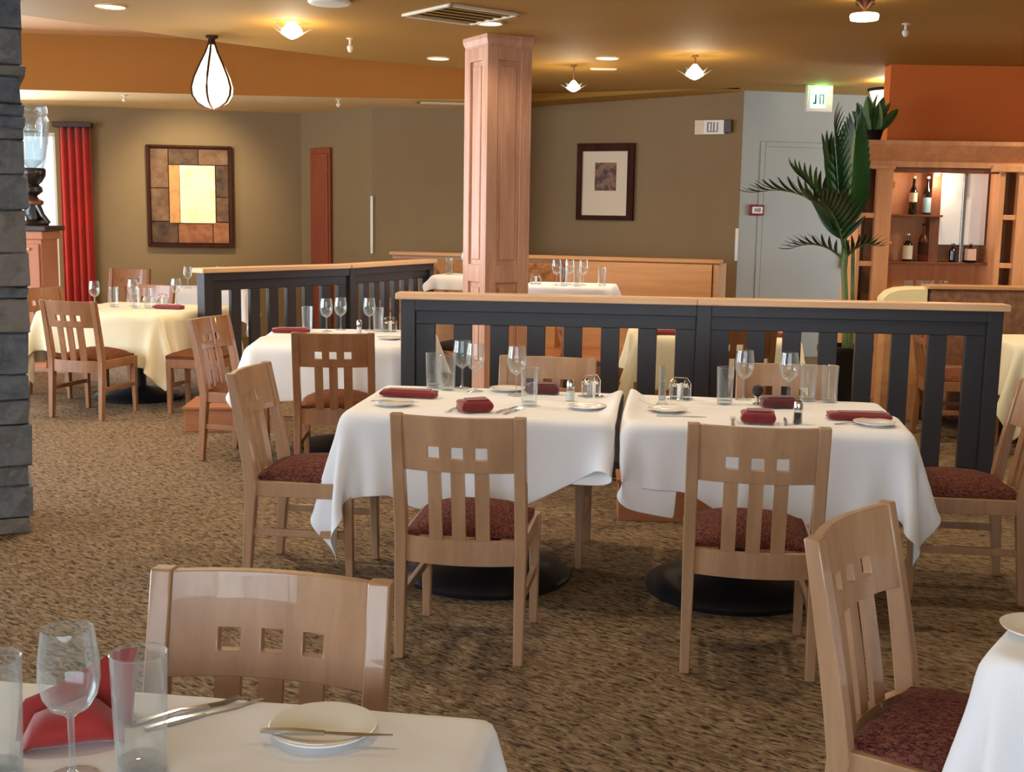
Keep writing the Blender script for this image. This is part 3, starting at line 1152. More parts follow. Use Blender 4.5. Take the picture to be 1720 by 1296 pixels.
def mk_knife():
    t = thing('knife', '', 'knife')
    MB().loft([[(0.0, -0.004, 0.001), (0.0, 0.004, 0.001), (0.0, 0.004, 0.006), (0.0, -0.004, 0.006)], [(0.05, -0.006, 0), (0.05, 0.006, 0), (0.05, 0.006, 0.008), (0.05, -0.006, 0.008)], [(0.1, -0.004, 0.001), (0.1, 0.004, 0.001), (0.1, 0.004, 0.006), (0.1, -0.004, 0.006)]]).build('handle', 'steel', t)
    MB().loft([[(0.1, -0.003, 0.002), (0.1, 0.005, 0.002), (0.1, 0.005, 0.004), (0.1, -0.003, 0.004)], [(0.15, -0.006, 0.002), (0.15, 0.007, 0.002), (0.15, 0.007, 0.003), (0.15, -0.006, 0.003)], [(0.205, 0.002, 0.002), (0.205, 0.006, 0.002), (0.205, 0.006, 0.003), (0.205, 0.002, 0.003)]]).build('blade', 'steel', t)
    return {'root': t}


def mk_fork():
    t = thing('fork', '', 'fork')
    MB().loft([[(0.0, -0.007, 0.001), (0.0, 0.007, 0.001), (0.0, 0.007, 0.003), (0.0, -0.007, 0.003)], [(0.08, -0.003, 0.006), (0.08, 0.003, 0.006), (0.08, 0.003, 0.009), (0.08, -0.003, 0.009)], [(0.13, -0.009, 0.002), (0.13, 0.009, 0.002), (0.13, 0.009, 0.004), (0.13, -0.009, 0.004)]]).build('handle', 'steel', t)
    for y in (-0.0075, -0.0025, 0.0025, 0.0075):
        MB().tube([(0.128, y, 0.003), (0.155, y, 0.002), (0.185, y, 0.007)], 0.0012, 5).build('tine', 'steel', t)
    return {'root': t}


def mk_shaker(fill):
    t = thing('shaker', '', 'shaker')
    MB().lathe([(0.019, 0), (0.02, 0.004), (0.017, 0.055), (0.017, 0.062)], 16).build('body', 'glass_thick', t)
    MB().lathe([(0.016, 0.004), (0.0145, 0.045)], 14).build('contents', fill, t)
    MB().lathe([(0.019, 0.06), (0.019, 0.078), (0.015, 0.092), (0.004, 0.098)], 16).build('cap', 'chrome', t)
    return {'root': t}


def mk_caddy():
    t = thing('condiment_caddy', '', 'caddy')
    MB().b2((-0.05, -0.035, 0), (0.05, 0.035, 0.006)).build('tray', 'chrome', t, bevel=0.002)
    MB().tube([(-0.048, 0, 0.006), (-0.048, 0, 0.075), (-0.03, 0, 0.1), (0.03, 0, 0.1), (0.048, 0, 0.075), (0.048, 0, 0.006)], 0.0028, 8).build('handle', 'chrome', t)
    for x in (-0.024, 0.024):
        j = MB().lathe([(0.019, 0.007), (0.02, 0.05), (0.014, 0.058)], 14, (x, 0, 0)).build('jar', 'glass_thick', t)
        MB().lathe([(0.0155, 0.058), (0.0165, 0.07), (0.008, 0.078), (0.004, 0.09)], 14, (x, 0, 0)).build('lid', 'chrome', j)
    for k in range(3):
        MB().box((0.0, -0.024 + 0.022 * k, 0.04), (0.016, 0.004, 0.066), 0.2 * k).build('packet', 'salt_white', t)
    return {'root': t}


def mk_vase():
    t = thing('bud_vase', '', 'vase')
    MB().lathe([(0.026, 0), (0.026, 0.004), (0.018, 0.008), (0.0165, 0.02), (0.016, 0.17), (0.0148, 0.17), (0.0148, 0.02), (0.002, 0.016)], 18).build('wall', 'glass_thick', t)
    MB().lathe([(0.0142, 0.022), (0.0142, 0.1)], 16).build('water', 'water', t)
    return {'root': t}


def mk_candle():
    t = thing('votive_holder', '', 'candle holder')
    MB().lathe([(0.02, 0), (0.022, 0.004), (0.008, 0.012), (0.008, 0.03), (0.02, 0.042)], 16).build('stand', 'chrome', t)
    MB().lathe([(0.012, 0.042), (0.022, 0.05), (0.025, 0.066), (0.02, 0.082), (0.008, 0.088)], 18).build('ball', 'pepper', t)
    return {'root': t}


wine = mk_wine()
tumb = mk_tumbler()
tall = mk_tumbler(0.18, 0.041)
plate = mk_plate()
knife, fork = mk_knife(), mk_fork()
salt, pepper = mk_shaker('salt_white'), mk_shaker('pepper')
caddy, vase, candle = mk_caddy(), mk_vase(), mk_candle()
nap_long = mk_napkin(0.25, 0.085, 0.035, 'napkin_red')
nap_short = mk_napkin(0.13, 0.1, 0.055, 'napkin_red')
nap_dark = mk_napkin(0.15, 0.07, 0.05, 'napkin_dark')


def mk_pocket():
    """loosely folded napkin: a low roll in front, a stiff fold rising to the right behind it"""
    rings = []
    for i in range(9):
        u = -1 + 2 * i / 8
        k = (1 - abs(u) ** 4) * 0.9 + 0.1
        r_ = []
        for j in range(14):
            a_ = 2 * PI * j / 14
            r_.append((0.075 * u, -0.02 + 0.045 * math.cos(a_) * (0.7 + 0.3 * k), max(0, 0.03 * k * (1 + math.sin(a_)) * (1 + 0.12 * math.sin(5 * u)))))
        rings.append(r_)
    o_ = MB().loft(rings).build('napkin', 'napkin_bright', None, angle=60)
    rings = []
    for i in range(9):
        u = -1 + 2 * i / 8
        h_ = 0.055 + 0.035 * (u + 1) - 0.03 * max(0, u - 0.7)
        y_ = 0.03 + 0.012 * math.sin(2.4 * u)
        rings.append([(0.085 * u, y_ - 0.018, 0.0), (0.085 * u + 0.004, y_ + 0.03, 0.0), (0.085 * u + 0.01, y_ + 0.03, h_ * 0.7), (0.085 * u + 0.014, y_ + 0.012, h_), (0.085 * u + 0.006, y_ - 0.004, h_ * 0.85)])
    MB().loft(rings).build('fold', 'napkin_bright', o_, angle=60)
    tag(o_, '', 'napkin')
    return {'root': o_}


nap_bright = mk_pocket()


def put(kit_, x, y, lab, rz=0.0, group=None, z=CT):
    return place(kit_, (x, y, z), rz, lab, group)


# left front table
L1 = 'on the left front table'
put(nap_long, -0.46, 5.27, 'long flat dark red napkin roll at the left end of the left front table', TH - 0.05)
put(plate, -0.5, 5.03, 'white side plate at the left end of the left front table')
put(knife, -0.6, 5.02, 'knife lying across the side plate at the left end of the left front table', TH + 0.1, z=CT + 0.015)
put(wine, -0.17, 5.46, 'wine glass left of centre on the left front table, the nearer of two together', group='wine glasses')
put(wine, -0.235, 5.56, 'wine glass just behind another one left of centre on the left front table', group='wine glasses')
put(tumb, -0.3, 5.5, 'water tumbler beside the pair of wine glasses on the left front table', group='tumblers')
put(tumb, -0.37, 5.56, 'leftmost water tumbler on the left front table', group='tumblers')
put(wine, 0.02, 5.36, 'lone wine glass in the middle of the left front table, before the far chair', group='wine glasses')
put(tumb, 0.075, 5.07, 'water tumbler right of the lone wine glass on the left front table', group='tumblers')
put(nap_short, -0.155, 4.89, 'plump red folded napkin behind the chair on the left front table', TH + 0.5)
put(fork, -0.27, 4.86, 'fork left of the plump red napkin on the left front table', R(70))
put(knife, -0.06, 4.86, 'knife right of the plump red napkin on the left front table', R(65))
put(fork, -0.03, 4.83, 'fork right of the plump red napkin on the left front table', R(66))
put(nap_dark, 0.14, 5.42, 'dark red napkin before the far chair on the left front table', TH)
put(plate, -0.02, 5.5, 'white side plate at the far edge of the left front table', 0)
put(salt, 0.26, 5.22, 'salt shaker with a chrome cap at the right end of the left front table')
put(caddy, 0.36, 5.36, 'chrome and glass condiment caddy at the right end of the left front table', 0.5)
put(plate, 0.32, 5.02, 'white side plate near the salt shaker on the left front table', 0)
# right front table
put(vase, 0.66, 5.17, 'slim glass bud vase with water at the left end of the right front table')
put(caddy, 0.76, 5.32, 'chrome and glass condiment caddy behind the bud vase', -0.4)
put(plate, 0.66, 4.98, 'white side plate before the bud vase on the right front table', 0)
put(knife, 0.6, 4.86, 'knife near the left end of the right front table', TH + 0.05)
put(tumb, 0.94, 5.2, 'water tumbler at the left of the wine glasses on the right front table', group='tumblers')
put(wine, 1.05, 5.34, 'left one of the two wine glasses on the right front table', group='wine glasses')
put(wine, 1.235, 5.27, 'right one of the two wine glasses on the right front table', group='wine glasses')
put(tumb, 1.34, 5.33, 'water tumbler right behind the right wine glass on the right front table', group='tumblers')
put(tumb, 1.43, 5.31, 'rightmost water tumbler on the right front table', group='tumblers')
put(candle, 1.085, 5.2, 'black round votive holder between the wine glasses on the right front table')
put(nap_dark, 1.16, 5.12, 'dark red napkin between the wine glasses on the right front table', TH + 0.2)
put(nap_short, 0.99, 4.72, 'plump red folded napkin behind the chair on the right front table', TH)
put(fork, 0.88, 4.66, 'fork left of the plump red napkin on the right front table', R(80))
put(knife, 1.09, 4.66, 'knife right of the plump red napkin on the right front table', R(78))
put(pepper, 1.15, 4.72, 'pepper shaker near the chair on the right front table')
put(nap_long, 1.43, 4.84, 'long red napkin roll at the right end of the right front table', TH + 0.06)
put(plate, 1.46, 4.72, 'white side plate beside the long red napkin at the right end', 0)
put(fork, 1.3, 4.72, 'fork lying before the long red napkin at the right end', TH + 0.3)
# foreground tables
put(wine, -0.625, 1.62, 'big clear wine glass in the foreground at the bottom left', group='wine glasses')
put(tall, -0.535, 1.65, 'tall foreground tumbler in front of the red napkin, right of the wine glass', group='foreground tumblers')
put(tall, -0.735, 1.62, 'foreground tumbler cut off by the left edge of the photo', group='foreground tumblers')
put(nap_bright, -0.675, 1.76, 'bright red folded napkin behind the foreground wine glass', R(18))
put(fork, -0.6, 1.8, 'fork beside the bright red napkin on the foreground table', R(35))
put(knife, -0.57, 1.78, 'knife beside the bright red napkin on the foreground table', R(38))
put(plate, -0.29, 1.785, 'white bread plate with a knife across it on the foreground table')
put(knife, -0.38, 1.745, 'butter knife lying across the foreground bread plate', R(-3), z=CT + 0.017)
put(plate, 1.075, 2.295, 'white bread plate at the right edge of the photo on the foreground table')
# middle table
for x, y, k, lab, a in [
    (-1.5, 8.02, nap_long, 'red napkin roll at the left of the middle table', 0.1),
    (-1.42, 8.2, tumb, 'tumbler left of the wine glasses on the middle table', 0),
    (-1.28, 8.15, wine, 'left wine glass of the pair on the middle table', 0),
    (-1.2, 8.27, wine, 'right wine glass of the pair on the middle table', 0),
    (-1.0, 8.27, wine, 'lone wine glass at the right of the middle table near the divider end', 0),
    (-0.93, 8.2, tumb, 'tumbler near the divider end on the middle table', 0),
    (-1.04, 8.03, salt, 'salt shaker on the middle table', 0),
    (-0.85, 8.2, caddy, 'condiment caddy on the middle table near the divider end', 0.3),
    (-0.65, 8.1, nap_dark, 'dark red napkin at the right end of the middle table, partly behind the divider', 0),
    (-1.3, 7.85, plate, 'white side plate on the middle table', 0),
    (-0.8, 7.7, plate, 'white side plate at the right of the middle table', 0),
    # far left table
    (-3.42, 9.72, wine, 'wine glass at the left of the far left table', 0),
    (-3.33, 9.92, tumb, 'tumbler at the left of the far left table', 0),
    (-3.2, 10.02, wine, 'wine glass in the middle of the far left table', 0),
    (-3.12, 9.82, tumb, 'front tumbler in the middle of the far left table', 0),
    (-3.02, 9.85, tumb, 'tumbler in front of the caddy on the far left table', 0),
    (-2.98, 10.1, caddy, 'condiment caddy on the far left table', 0.2),
    (-2.84, 9.8, nap_long, 'rust red napkin roll at the right of the far left table', -0.2),
    (-3.48, 9.55, nap_dark, 'dark red napkin at the left of the far left table', 0.2),
    (-2.9, 10.25, wine, 'wine glass at the far right corner of the far left table', 0),
    # farthest left table
    (-3.25, 12.5, caddy, 'condiment caddy on the farthest table on the left', 0.2),
    (-3.4, 12.45, wine, 'left wine glass on the farthest table on the left', 0),
    (-3.1, 12.6, wine, 'right wine glass on the farthest table on the left', 0),
    (-3.12, 12.3, plate, 'white plate on the farthest table on the left', 0),
    # table behind the divider
    (1.06, 8.3, nap_long, 'red napkin roll at the left of the table behind the long divider', 0),
    (1.75, 8.25, nap_long, 'red napkin roll at the right of the table behind the long divider', 0),
    (1.2, 8.6, wine, 'left wine glass on the table behind the long divider', 0),
    (1.6, 8.62, wine, 'right wine glass on the table behind the long divider', 0),
    (1.36, 8.6, tumb, 'tumbler on the table behind the long divider', 0),
    (1.42, 8.32, plate, 'white side plate on the table behind the long divider', 0),
    # table at the right edge
    (3.75, 8.3, nap_long, 'red napkin roll on the table beyond the right end of the long divider', 0),
    (4.0, 8.45, tumb, 'tumbler on the table beyond the right end of the long divider', 0),
]:
    put(k, x, y, lab, a, {id(wine): 'wine glasses', id(tumb): 'tumblers'}.get(id(k)))
for x, y, k, lab in [
    (-0.66, 12.2, tumb, 'tumbler on the booth table left of the wooden column'),
    (-0.5, 12.25, wine, 'wine glass on the booth table left of the wooden column'),
    (0.38, 10.6, wine, 'left wine glass on the booth table right of the wooden column'),
    (0.5, 10.7, wine, 'middle wine glass on the booth table right of the wooden column'),
    (0.62, 10.65, wine, 'right wine glass on the booth table right of the wooden column'),
    (0.44, 10.5, tumb, 'left tumbler on the booth table right of the wooden column'),
    (0.56, 10.5, tumb, 'middle tumbler on the booth table right of the wooden column'),
    (0.78, 10.55, tumb, 'right tumbler on the booth table right of the wooden column'),
    (0.2, 10.7, caddy, 'condiment caddy on the booth table right of the wooden column'),
]:
    put(k, x, y, lab, 0, {id(wine): 'wine glasses', id(tumb): 'tumblers'}.get(id(k)), z=CT + 0.2)

# ------------------------------------------------------------------ booth bench and banquette
b0, b1 = Vector((-1.35, 13.3)), Vector((2.1, 12.2))
bd = (b1 - b0)
bl = bd.length
bench = thing('booth_bench', 'long booth bench with a wooden top rail under the olive back wall', 'bench', (b0.x, b0.y, 0.2), math.atan2(bd.y, bd.x))
MB().b2((0, 0.0, 0), (bl, 0.06, 0.9)).build('back_panel', 'bench_wood', bench, smooth=False)
MB().b2((-0.02, -0.05, 0.9), (bl + 0.02, 0.09, 0.94)).build('top_rail', 'bench_wood', bench, bevel=0.006)
MB().b2((0.02, -0.1, 0.4), (2.0, 0.0, 0.86)).build('back_cushion', 'bench_fabric', bench, bevel=0.02)
MB().b2((0.02, -0.42, 0.3), (2.0, -0.02, 0.44)).build('seat_cushion', 'bench_fabric', bench, bevel=0.02)
MB().b2((0.02, -0.4, 0.0), (2.0, -0.02, 0.3)).build('seat_base', 'bench_wood', bench, smooth=False)
MB().b2((2.02, -0.12, 0.0), (bl - 0.06, -0.0, 0.89)).build('end_panel', 'bench_wood', bench, smooth=False)
MB().b2((bl - 0.05, -0.1, 0.0), (bl + 0.0, 0.5, 0.89)).build('side_panel', 'bench_wood', bench, smooth=False)

bq = thing('banquette', 'brown upholstered banquette back in front of the bar cabinet on the right', 'banquette', (2.95, 9.3, 0))
MB().b2((0.3, 0, 0), (2.6, 0.16, 1.04)).build('back', 'banquette_fabric', bq, bevel=0.02)
MB().b2((0.28, -0.02, 1.04), (2.62, 0.18, 1.07)).build('top_rail', 'bench_wood', bq, bevel=0.006)
MB().b2((0.3, -0.5, 0.1), (2.6, -0.0, 0.45)).build('seat', 'banquette_fabric', bq, bevel=0.03)
rings = []
for x, zt in ((-0.06, 0.98), (-0.02, 1.02), (0.05, 1.045), (0.15, 1.055), (0.28, 1.055)):
    rings.append([(x, 0.0, 0.93), (x, 0.17, 0.93), (x, 0.17, zt - 0.02), (x, 0.13, zt), (x, 0.04, zt), (x, 0.0, zt - 0.02)])
MB().loft(rings).build('end_cushion', 'cushion_cream', bq, angle=50)
MB().b2((-0.04, 0.01, 0.0), (0.28, 0.16, 0.93)).build('end_panel', 'bench_wood', bq, bevel=0.006)

# ------------------------------------------------------------------ bar cabinet
bar = thing('bar_cabinet', 'tall orange brown wooden bar cabinet with cubby holes and a flared cornice', 'cabinet', (2.97, 10.4, 0))
BW = 1.78


def bp(name, lo, hi, mat='bar_wood', bevel=0.004):
    return MB().b2(lo, hi).build(name, mat, bar, bevel=bevel, smooth=False)


bp('back_panel', (0, 0.42, 0), (BW, 0.45, 2.05), 'bar_wood', 0)
bp('counter', (0.28, -0.06, 0.84), (1.2, 0.42, 0.88))
bp('lower_body', (0.28, 0.0, 0.05), (1.2, 0.42, 0.84), 'bar_wood_dark')
rings = []
for y, z_, e in ((0, 2.02, 0.0), (0, 2.07, 0.0), (0, 2.09, 0.03), (0, 2.18, 0.13), (0, 2.2, 0.15), (0, 2.235, 0.15)):
    rings.append([(-e, -e, z_), (BW + e, -e, z_), (BW + e, 0.45, z_), (-e, 0.45, z_)])
MB().loft(rings).build('cornice', 'bar_wood', bar, smooth=False)
bp('frieze', (0.28, 0.02, 1.975), (1.2, 0.06, 2.03), 'bar_wood_dark')
bp('soffit_block', (-0.015, -0.03, 2.0), (0.29, 0.04, 2.035))
bp('soffit_block', (1.12, -0.04, 1.99), (BW, 0.04, 2.045))
for x0, cub, post_right in ((0.0, (0.03, 0.145), True), (1.2, (0.05, 0.16), True)):
    x1 = x0 + 0.28
    bp('stile', (x0, 0, 0), (x0 + cub[0], 0.42, 2.02))
    bp('post', (x0 + cub[1], -0.01, 0), (x1 if x0 == 0 else x1, 0.06, 2.02))
    bp('side', (x1 - 0.03, 0.06, 0), (x1, 0.42, 2.02))
    for z_ in (0.06, 0.42, 0.8, 1.19, 1.605):
        bp('cubby_shelf', (x0 + cub[0], 0.0, z_ - 0.022), (x0 + cub[1], 0.42, z_ + 0.022))
    MB().b2((x0 + cub[0], 0.30, 0), (x0 + cub[1], 0.32, 2.0)).build('cubby_back', 'bar_wood_dark', bar, smooth=False)
bp('stile', (1.48, 0, 0), (1.78, 0.42, 2.02))
bp('shelf', (0.28, 0.14, 1.6), (0.78, 0.42, 1.618), 'bar_wood_dark', 0.002)
bp('shelf', (0.28, 0.14, 1.19), (1.2, 0.42, 1.208), 'bar_wood_dark', 0.002)
bp('divider_post', (0.69, 0.2, 1.2), (0.775, 0.3, 2.0), 'bar_wood_dark')
bp('bracket', (0.28, 0.05, 1.84), (0.32, 0.2, 1.9))
bp('bracket', (0.28, 0.05, 1.36), (0.32, 0.2, 1.38))
bp('mirror_pane', (0.775, 0.2, 1.36), (0.965, 0.215, 2.0), 'pane_reflection', 0.002)
bp('mirror_pane', (0.995, 0.2, 1.36), (1.18, 0.215, 2.0), 'pane_reflection', 0.002)
bp('mirror_bar', (0.965, 0.19, 1.2), (0.995, 0.23, 2.0), 'steel', 0.002)
lampb = MB().lathe([(0.02, 0), (0.02, 0.02), (0.012, 0.03)], 12, (0.72, 0.18, 1.955)).build('spot_lamp', 'lamp_disc', bar)
d = bpy.data.lights.new('bar_lamp_light', 'POINT')
d.energy = 3.2
d.color = WARM
d.shadow_soft_size = 0.03
o = bpy.data.objects.new('bar_lamp_light', d)
col.objects.link(o)
o.parent = bar
o.location = (0.72, 0.1, 1.9)


def bottle(x, y, z_, h, r, mat, lmat, lz, lh, label, square=False):
    t = thing('bottle', label, 'bottle', (x, y, z_), PI / 4 if square else 0, 'bottles on the bar shelves')
    n = 4 if square else 18
    rr = r * 1.3 if square else r
    MB().lathe([(rr * 0.9, 0), (rr, 0.006), (rr, h * 0.58), (rr * 0.8, h * 0.66), (0.013, h * 0.76), (0.012, h * 0.93), (0.015, h * 0.94), (0.015, h)], n).build('body', mat, t)
    MB().lathe([(rr + 0.0012, lz), (rr + 0.0012, lz + lh)], n, closed=False).build('label', lmat, t)
    MB().lathe([(0.0155, h * 0.95), (0.0155, h + 0.004)], 12).build('stopper', lmat, t)


bottle(3.505, 10.62, 1.618, 0.33, 0.034, 'bottle_dark', 'label_cream', 0.11, 0.08, 'dark bottle with a cream label on the upper bar shelf, left one')
bottle(3.63, 10.62, 1.618, 0.33, 0.034, 'bottle_dark', 'label_blue', 0.02, 0.13, 'dark bottle with a pale blue label on the upper bar shelf, right one')
bottle(3.485, 10.62, 1.208, 0.24, 0.042, 'bottle_dark', 'label_cream', 0.02, 0.12, 'round shouldered dark bottle with a white label on the lower bar shelf')
bottle(3.62, 10.62, 1.208, 0.33, 0.042, 'bottle_amber', 'frame_wood', 0.06, 0.11, 'amber bottle with a brown label on the lower bar shelf')
bottle(4.02, 10.56, 1.208, 0.17, 0.04, 'bottle_dark', 'label_rose', 0.02, 0.1, 'squat dark bottle with a rose label below the pale panels', True)
bottle(3.87, 10.58, 1.208, 0.16, 0.03, 'bottle_dark', 'bottle_dark', 0.02, 0.08, 'small plain dark bottle below the pale panels')
for i, (x, h) in enumerate(((3.47, 0.09), (3.58, 0.12), (3.66, 0.12), (3.78, 0.11))):
    o = dup(tumb['root'], (x, 10.5, 0.88), 0, ('leftmost', 'second', 'third', 'rightmost')[i] + ' small glass standing on the bar counter', 'glasses on the bar counter')


# ------------------------------------------------------------------ plants
def leaflet_mesh(L=1.0, Wd=0.1, mat='leaf', droop=0.25, fold=0.3):
    mb = MB()
    top, mid, bot = [], [], []
    n = 6
    for i in range(n + 1):
        u = i / n
        w = Wd * (math.sin(PI * min(1, u * 0.92 + 0.06)) ** 0.7) * 0.5
        z_ = -droop * u * u
        bot.append((u * L, -w, z_ + fold * w))
        mid.append((u * L, 0, z_))
        top.append((u * L, w, z_ + fold * w))
    for rows in ((bot, mid), (mid, top)):
        vs = rows[0] + rows[1]
        mb.add(vs, [(i, i + 1, i + n + 2, i + n + 1) for i in range(n)])
    th = [(x, y, z_ - 0.006) for x, y, z_ in mb.v]
    m = len(mb.v)
    fs = [tuple(j + m for j in f[::-1]) for f in mb.f]
    mb.v += th
    mb.f += fs
    return mb.mesh('leaflet', mat)


palm = thing('potted_palm', 'tall potted palm with dark arching fronds before the grey wall', 'palm', (2.42, 8.62, 0))
MB().lathe([(0.13, 0), (0.15, 0.02), (0.19, 0.6), (0.2, 0.62), (0.2, 0.66), (0.18, 0.66), (0.175, 0.6), (0.01, 0.6)], 28).build('pot', 'pot_black', palm)
MB().lathe([(0.17, 0.58), (0.172, 0.61), (0.01, 0.62)], 20).build('soil', 'soil', palm)
stem_top = Vector((-0.04, 0, 1.42))
MB().tube([(0, 0, 0.6), (-0.01, 0, 0.9), (-0.04, 0, 1.2), stem_top], [0.026, 0.022, 0.022, 0.028], 10).build('trunk', 'stem_green', palm)
MB().tube([(0.05, 0.03, 0.6), (0.04, 0.03, 1.0), (0.02, 0.02, 1.4)], [0.018, 0.016, 0.014], 8).build('trunk', 'stem_green', palm)
lf = leaflet_mesh(1.0, 0.17, 'leaf')


def frond(root, base, az, el0, L, curl, width, n=13, mesh=lf, mat='stem_green', spread=55):
    """rachis that starts at elevation el0 and curls down; leaflets along both sides"""
    pts = [Vector(base)]
    e = el0
    d2 = Vector((math.cos(az), math.sin(az), 0))
    seg = L / 12
    dirs = []
    for k in range(12):
        d = d2 * math.cos(e) + Vector((0, 0, 1)) * math.sin(e)
        dirs.append(d)
        pts.append(pts[-1] + d * seg)
        e -= curl / 12
    dirs.append(dirs[-1])
    r = MB().tube(pts, [0.011 - 0.008 * i / 12 for i in range(13)], 6).build('frond', mat, root)
    side0 = Vector((-d2.y, d2.x, 0))
    for k in range(n):
        u = 0.2 + 0.8 * k / (n - 1)
        f = u * 12
        i = min(11, int(f))
        p = pts[i].lerp(pts[i + 1], f - i)
        d = dirs[i]
        up = side0.cross(d).normalized()
        ll = width * (0.55 + 0.45 * math.sin(PI * min(1, 0.15 + u * 0.8)))
        for s in (-1, 1):
            if k == n - 1 and s == 1:
                a = 0
            else:
                a = R(spread - 30 * u) * s
            xdir = (d * math.cos(a) + side0 * math.sin(a)).normalized()
            zdir = (up - up.dot(xdir) * xdir).normalized()
            ydir = zdir.cross(xdir)
            M = Matrix((xdir, ydir, zdir)).transposed().to_4x4()
            M = Matrix.Translation(p) @ M @ Matrix.Scale(ll, 4)
            o = bpy.data.objects.new('leaflet', mesh)
            col.objects.link(o)
            o.parent = r
            o.matrix_local = M
    return r


B0 = stem_top
frond(palm, B0 - Vector((0, 0, 0.1)), R(182), R(78), 0.86, R(95), 0.26, 14)
frond(palm, B0 - Vector((0, 0, 0.16)), R(188), R(50), 0.42, R(75), 0.19, 9)
frond(palm, B0 - Vector((0, 0, 0.05)), R(176), R(80), 0.84, R(-4), 0.3, 14, spread=42)
frond(palm, B0 - Vector((0, 0, 0.05)), R(60), R(86), 0.8, R(8), 0.3, 15, spread=42)
frond(palm, B0 - Vector((0, 0, 0.05)), R(112), R(82), 0.7, R(25), 0.3, 14, spread=44)
frond(palm, B0 - Vector((0, 0, 0.1)), R(228), R(68), 0.6, R(60), 0.26, 12)
frond(palm, B0 - Vector((0, 0, 0.15)), R(320), R(66), 0.26, R(80), 0.18, 8)
frond(palm, B0 - Vector((0, 0, 0.12)), R(140), R(78), 0.7, R(45), 0.28, 13)

snake = thing('broadleaf_plant', 'plant with broad upright green leaves on top of the bar cabinet', 'plant', (3.12, 10.62, 2.235))
MB().lathe([(0.06, 0), (0.085, 0.1), (0.09, 0.105), (0.08, 0.105), (0.075, 0.09), (0.01, 0.09)], 20).build('pot', 'pot_black', snake)
sl = leaflet_mesh(1.0, 0.3, 'leaf_light', 0.1, 0.5)
for k, (az, el, L_) in enumerate(((180, 52, 0.3), (175, 66, 0.36), (190, 80, 0.4), (90, 86, 0.42), (0, 78, 0.4), (20, 66, 0.36), (5, 50, 0.36), (270, 74, 0.34))):
    M = Matrix.Translation((0.012 * (k - 3.5), 0, 0.08)) @ Matrix.Rotation(R(az), 4, 'Z') @ Matrix.Rotation(-R(el), 4, 'Y') @ Matrix.Rotation(R(-90 if k % 2 else 70), 4, 'X') @ Matrix.Scale(L_ * 0.8, 4)
    o = bpy.data.objects.new('leaf', sl)
    col.objects.link(o)
    o.parent = snake
    o.matrix_local = M

# ------------------------------------------------------------------ left corner: curtain, sideboard, urn
cur = thing('curtain', 'red pleated curtain hanging from a dark rod beside the bright window', 'curtain', tuple(WA0 + dwa * 3.12) + (0,), wa_rz)
n = 48
vs = []
for zi, (z_, k) in enumerate(((0.05, 1.15), (0.9, 1.05), (1.8, 1.0), (2.5, 0.95))):
    for i in range(n + 1):
        x = 0.02 + 0.36 * i / n
        vs.append((x, -0.1 + 0.035 * k * math.sin(i * 2 * PI / 11 + 0.3 * zi), z_))
fs = [(a * (n + 1) + i, a * (n + 1) + i + 1, (a + 1) * (n + 1) + i + 1, (a + 1) * (n + 1) + i) for a in range(3) for i in range(n)]
o = MB().add(vs, fs).build('drape', 'curtain', cur, angle=80)
so = o.modifiers.new('thickness', 'SOLIDIFY')
so.thickness = 0.006
MB().b2((-0.04, -0.17, 2.5), (0.4, -0.0, 2.56)).build('pelmet', 'dark_wood', cur, bevel=0.006)

sb = thing('sideboard', 'tall peach coloured sideboard with a dark top next to the stone pillar', 'sideboard', (-4.92, 11.3, 0))
MB().b2((-0.5, 0, 0), (0.46, 0.4, 1.26)).build('body', 'sideboard_wood', sb, bevel=0.004, smooth=False)
MB().b2((-0.5, -0.02, 1.26), (0.48, 0.42, 1.34)).build('frieze', 'sideboard_wood', sb, bevel=0.01, smooth=False)
MB().b2((-0.54, -0.05, 1.34), (0.52, 0.45, 1.39)).build('top', 'dark_wood', sb, bevel=0.006, smooth=False)
for x in (-0.48, 0.0):
    d_ = MB().b2((x, -0.022, 0.1), (x + 0.44, 0, 1.22)).build('door', 'sideboard_wood', sb, bevel=0.006, smooth=False)
    MB().b2((x + 0.08, -0.045, 1.16), (x + 0.36, -0.022, 1.185)).build('handle', 'label_rose', d_, bevel=0.004)

urn = thing('urn_sculpture', 'dark sculpted figure carrying a tall clear glass bowl on the sideboard', 'sculpture', (-4.6, 11.5, 1.39))
MB().lathe([(0.13, 0), (0.135, 0.02), (0.1, 0.045), (0.07, 0.06)], 20).build('foot', 'bronze', urn)
MB().tube([(0.02, 0, 0.04), (-0.02, 0.01, 0.12), (-0.01, 0, 0.22), (-0.03, 0, 0.3)], [0.075, 0.085, 0.075, 0.05], 12).build('figure', 'bronze', urn)
MB().tube([(0.05, -0.03, 0.2), (0.1, -0.05, 0.1), (0.16, -0.04, 0.02)], [0.03, 0.024, 0.02], 8).build('figure_leg', 'bronze', urn)
MB().lathe([(0.03, 0.17), (0.09, 0.2), (0.095, 0.23), (0.04, 0.26)], 16).build('band', 'bronze_gold', urn)
MB().lathe([(0.04, 0.28), (0.09, 0.32), (0.085, 0.36), (0.05, 0.39)], 16).build('collar', 'bronze', urn)
MB().lathe([(0.05, 0.38), (0.085, 0.41), (0.12, 0.47), (0.125, 0.52), (0.115, 0.54)], 18).build('cup', 'bronze', urn)
MB().lathe([(0.1, 0.5), (0.13, 0.62), (0.155, 0.78), (0.165, 0.92), (0.17, 0.98), (0.165, 1.0), (0.15, 1.03), (0.165, 1.05), (0.16, 1.1), (0.15, 1.12), (0.145, 1.12), (0.155, 1.07), (0.14, 1.03), (0.155, 0.98), (0.145, 0.78), (0.12, 0.62), (0.01, 0.52)], 28).build('bowl', 'glass_thick', urn)
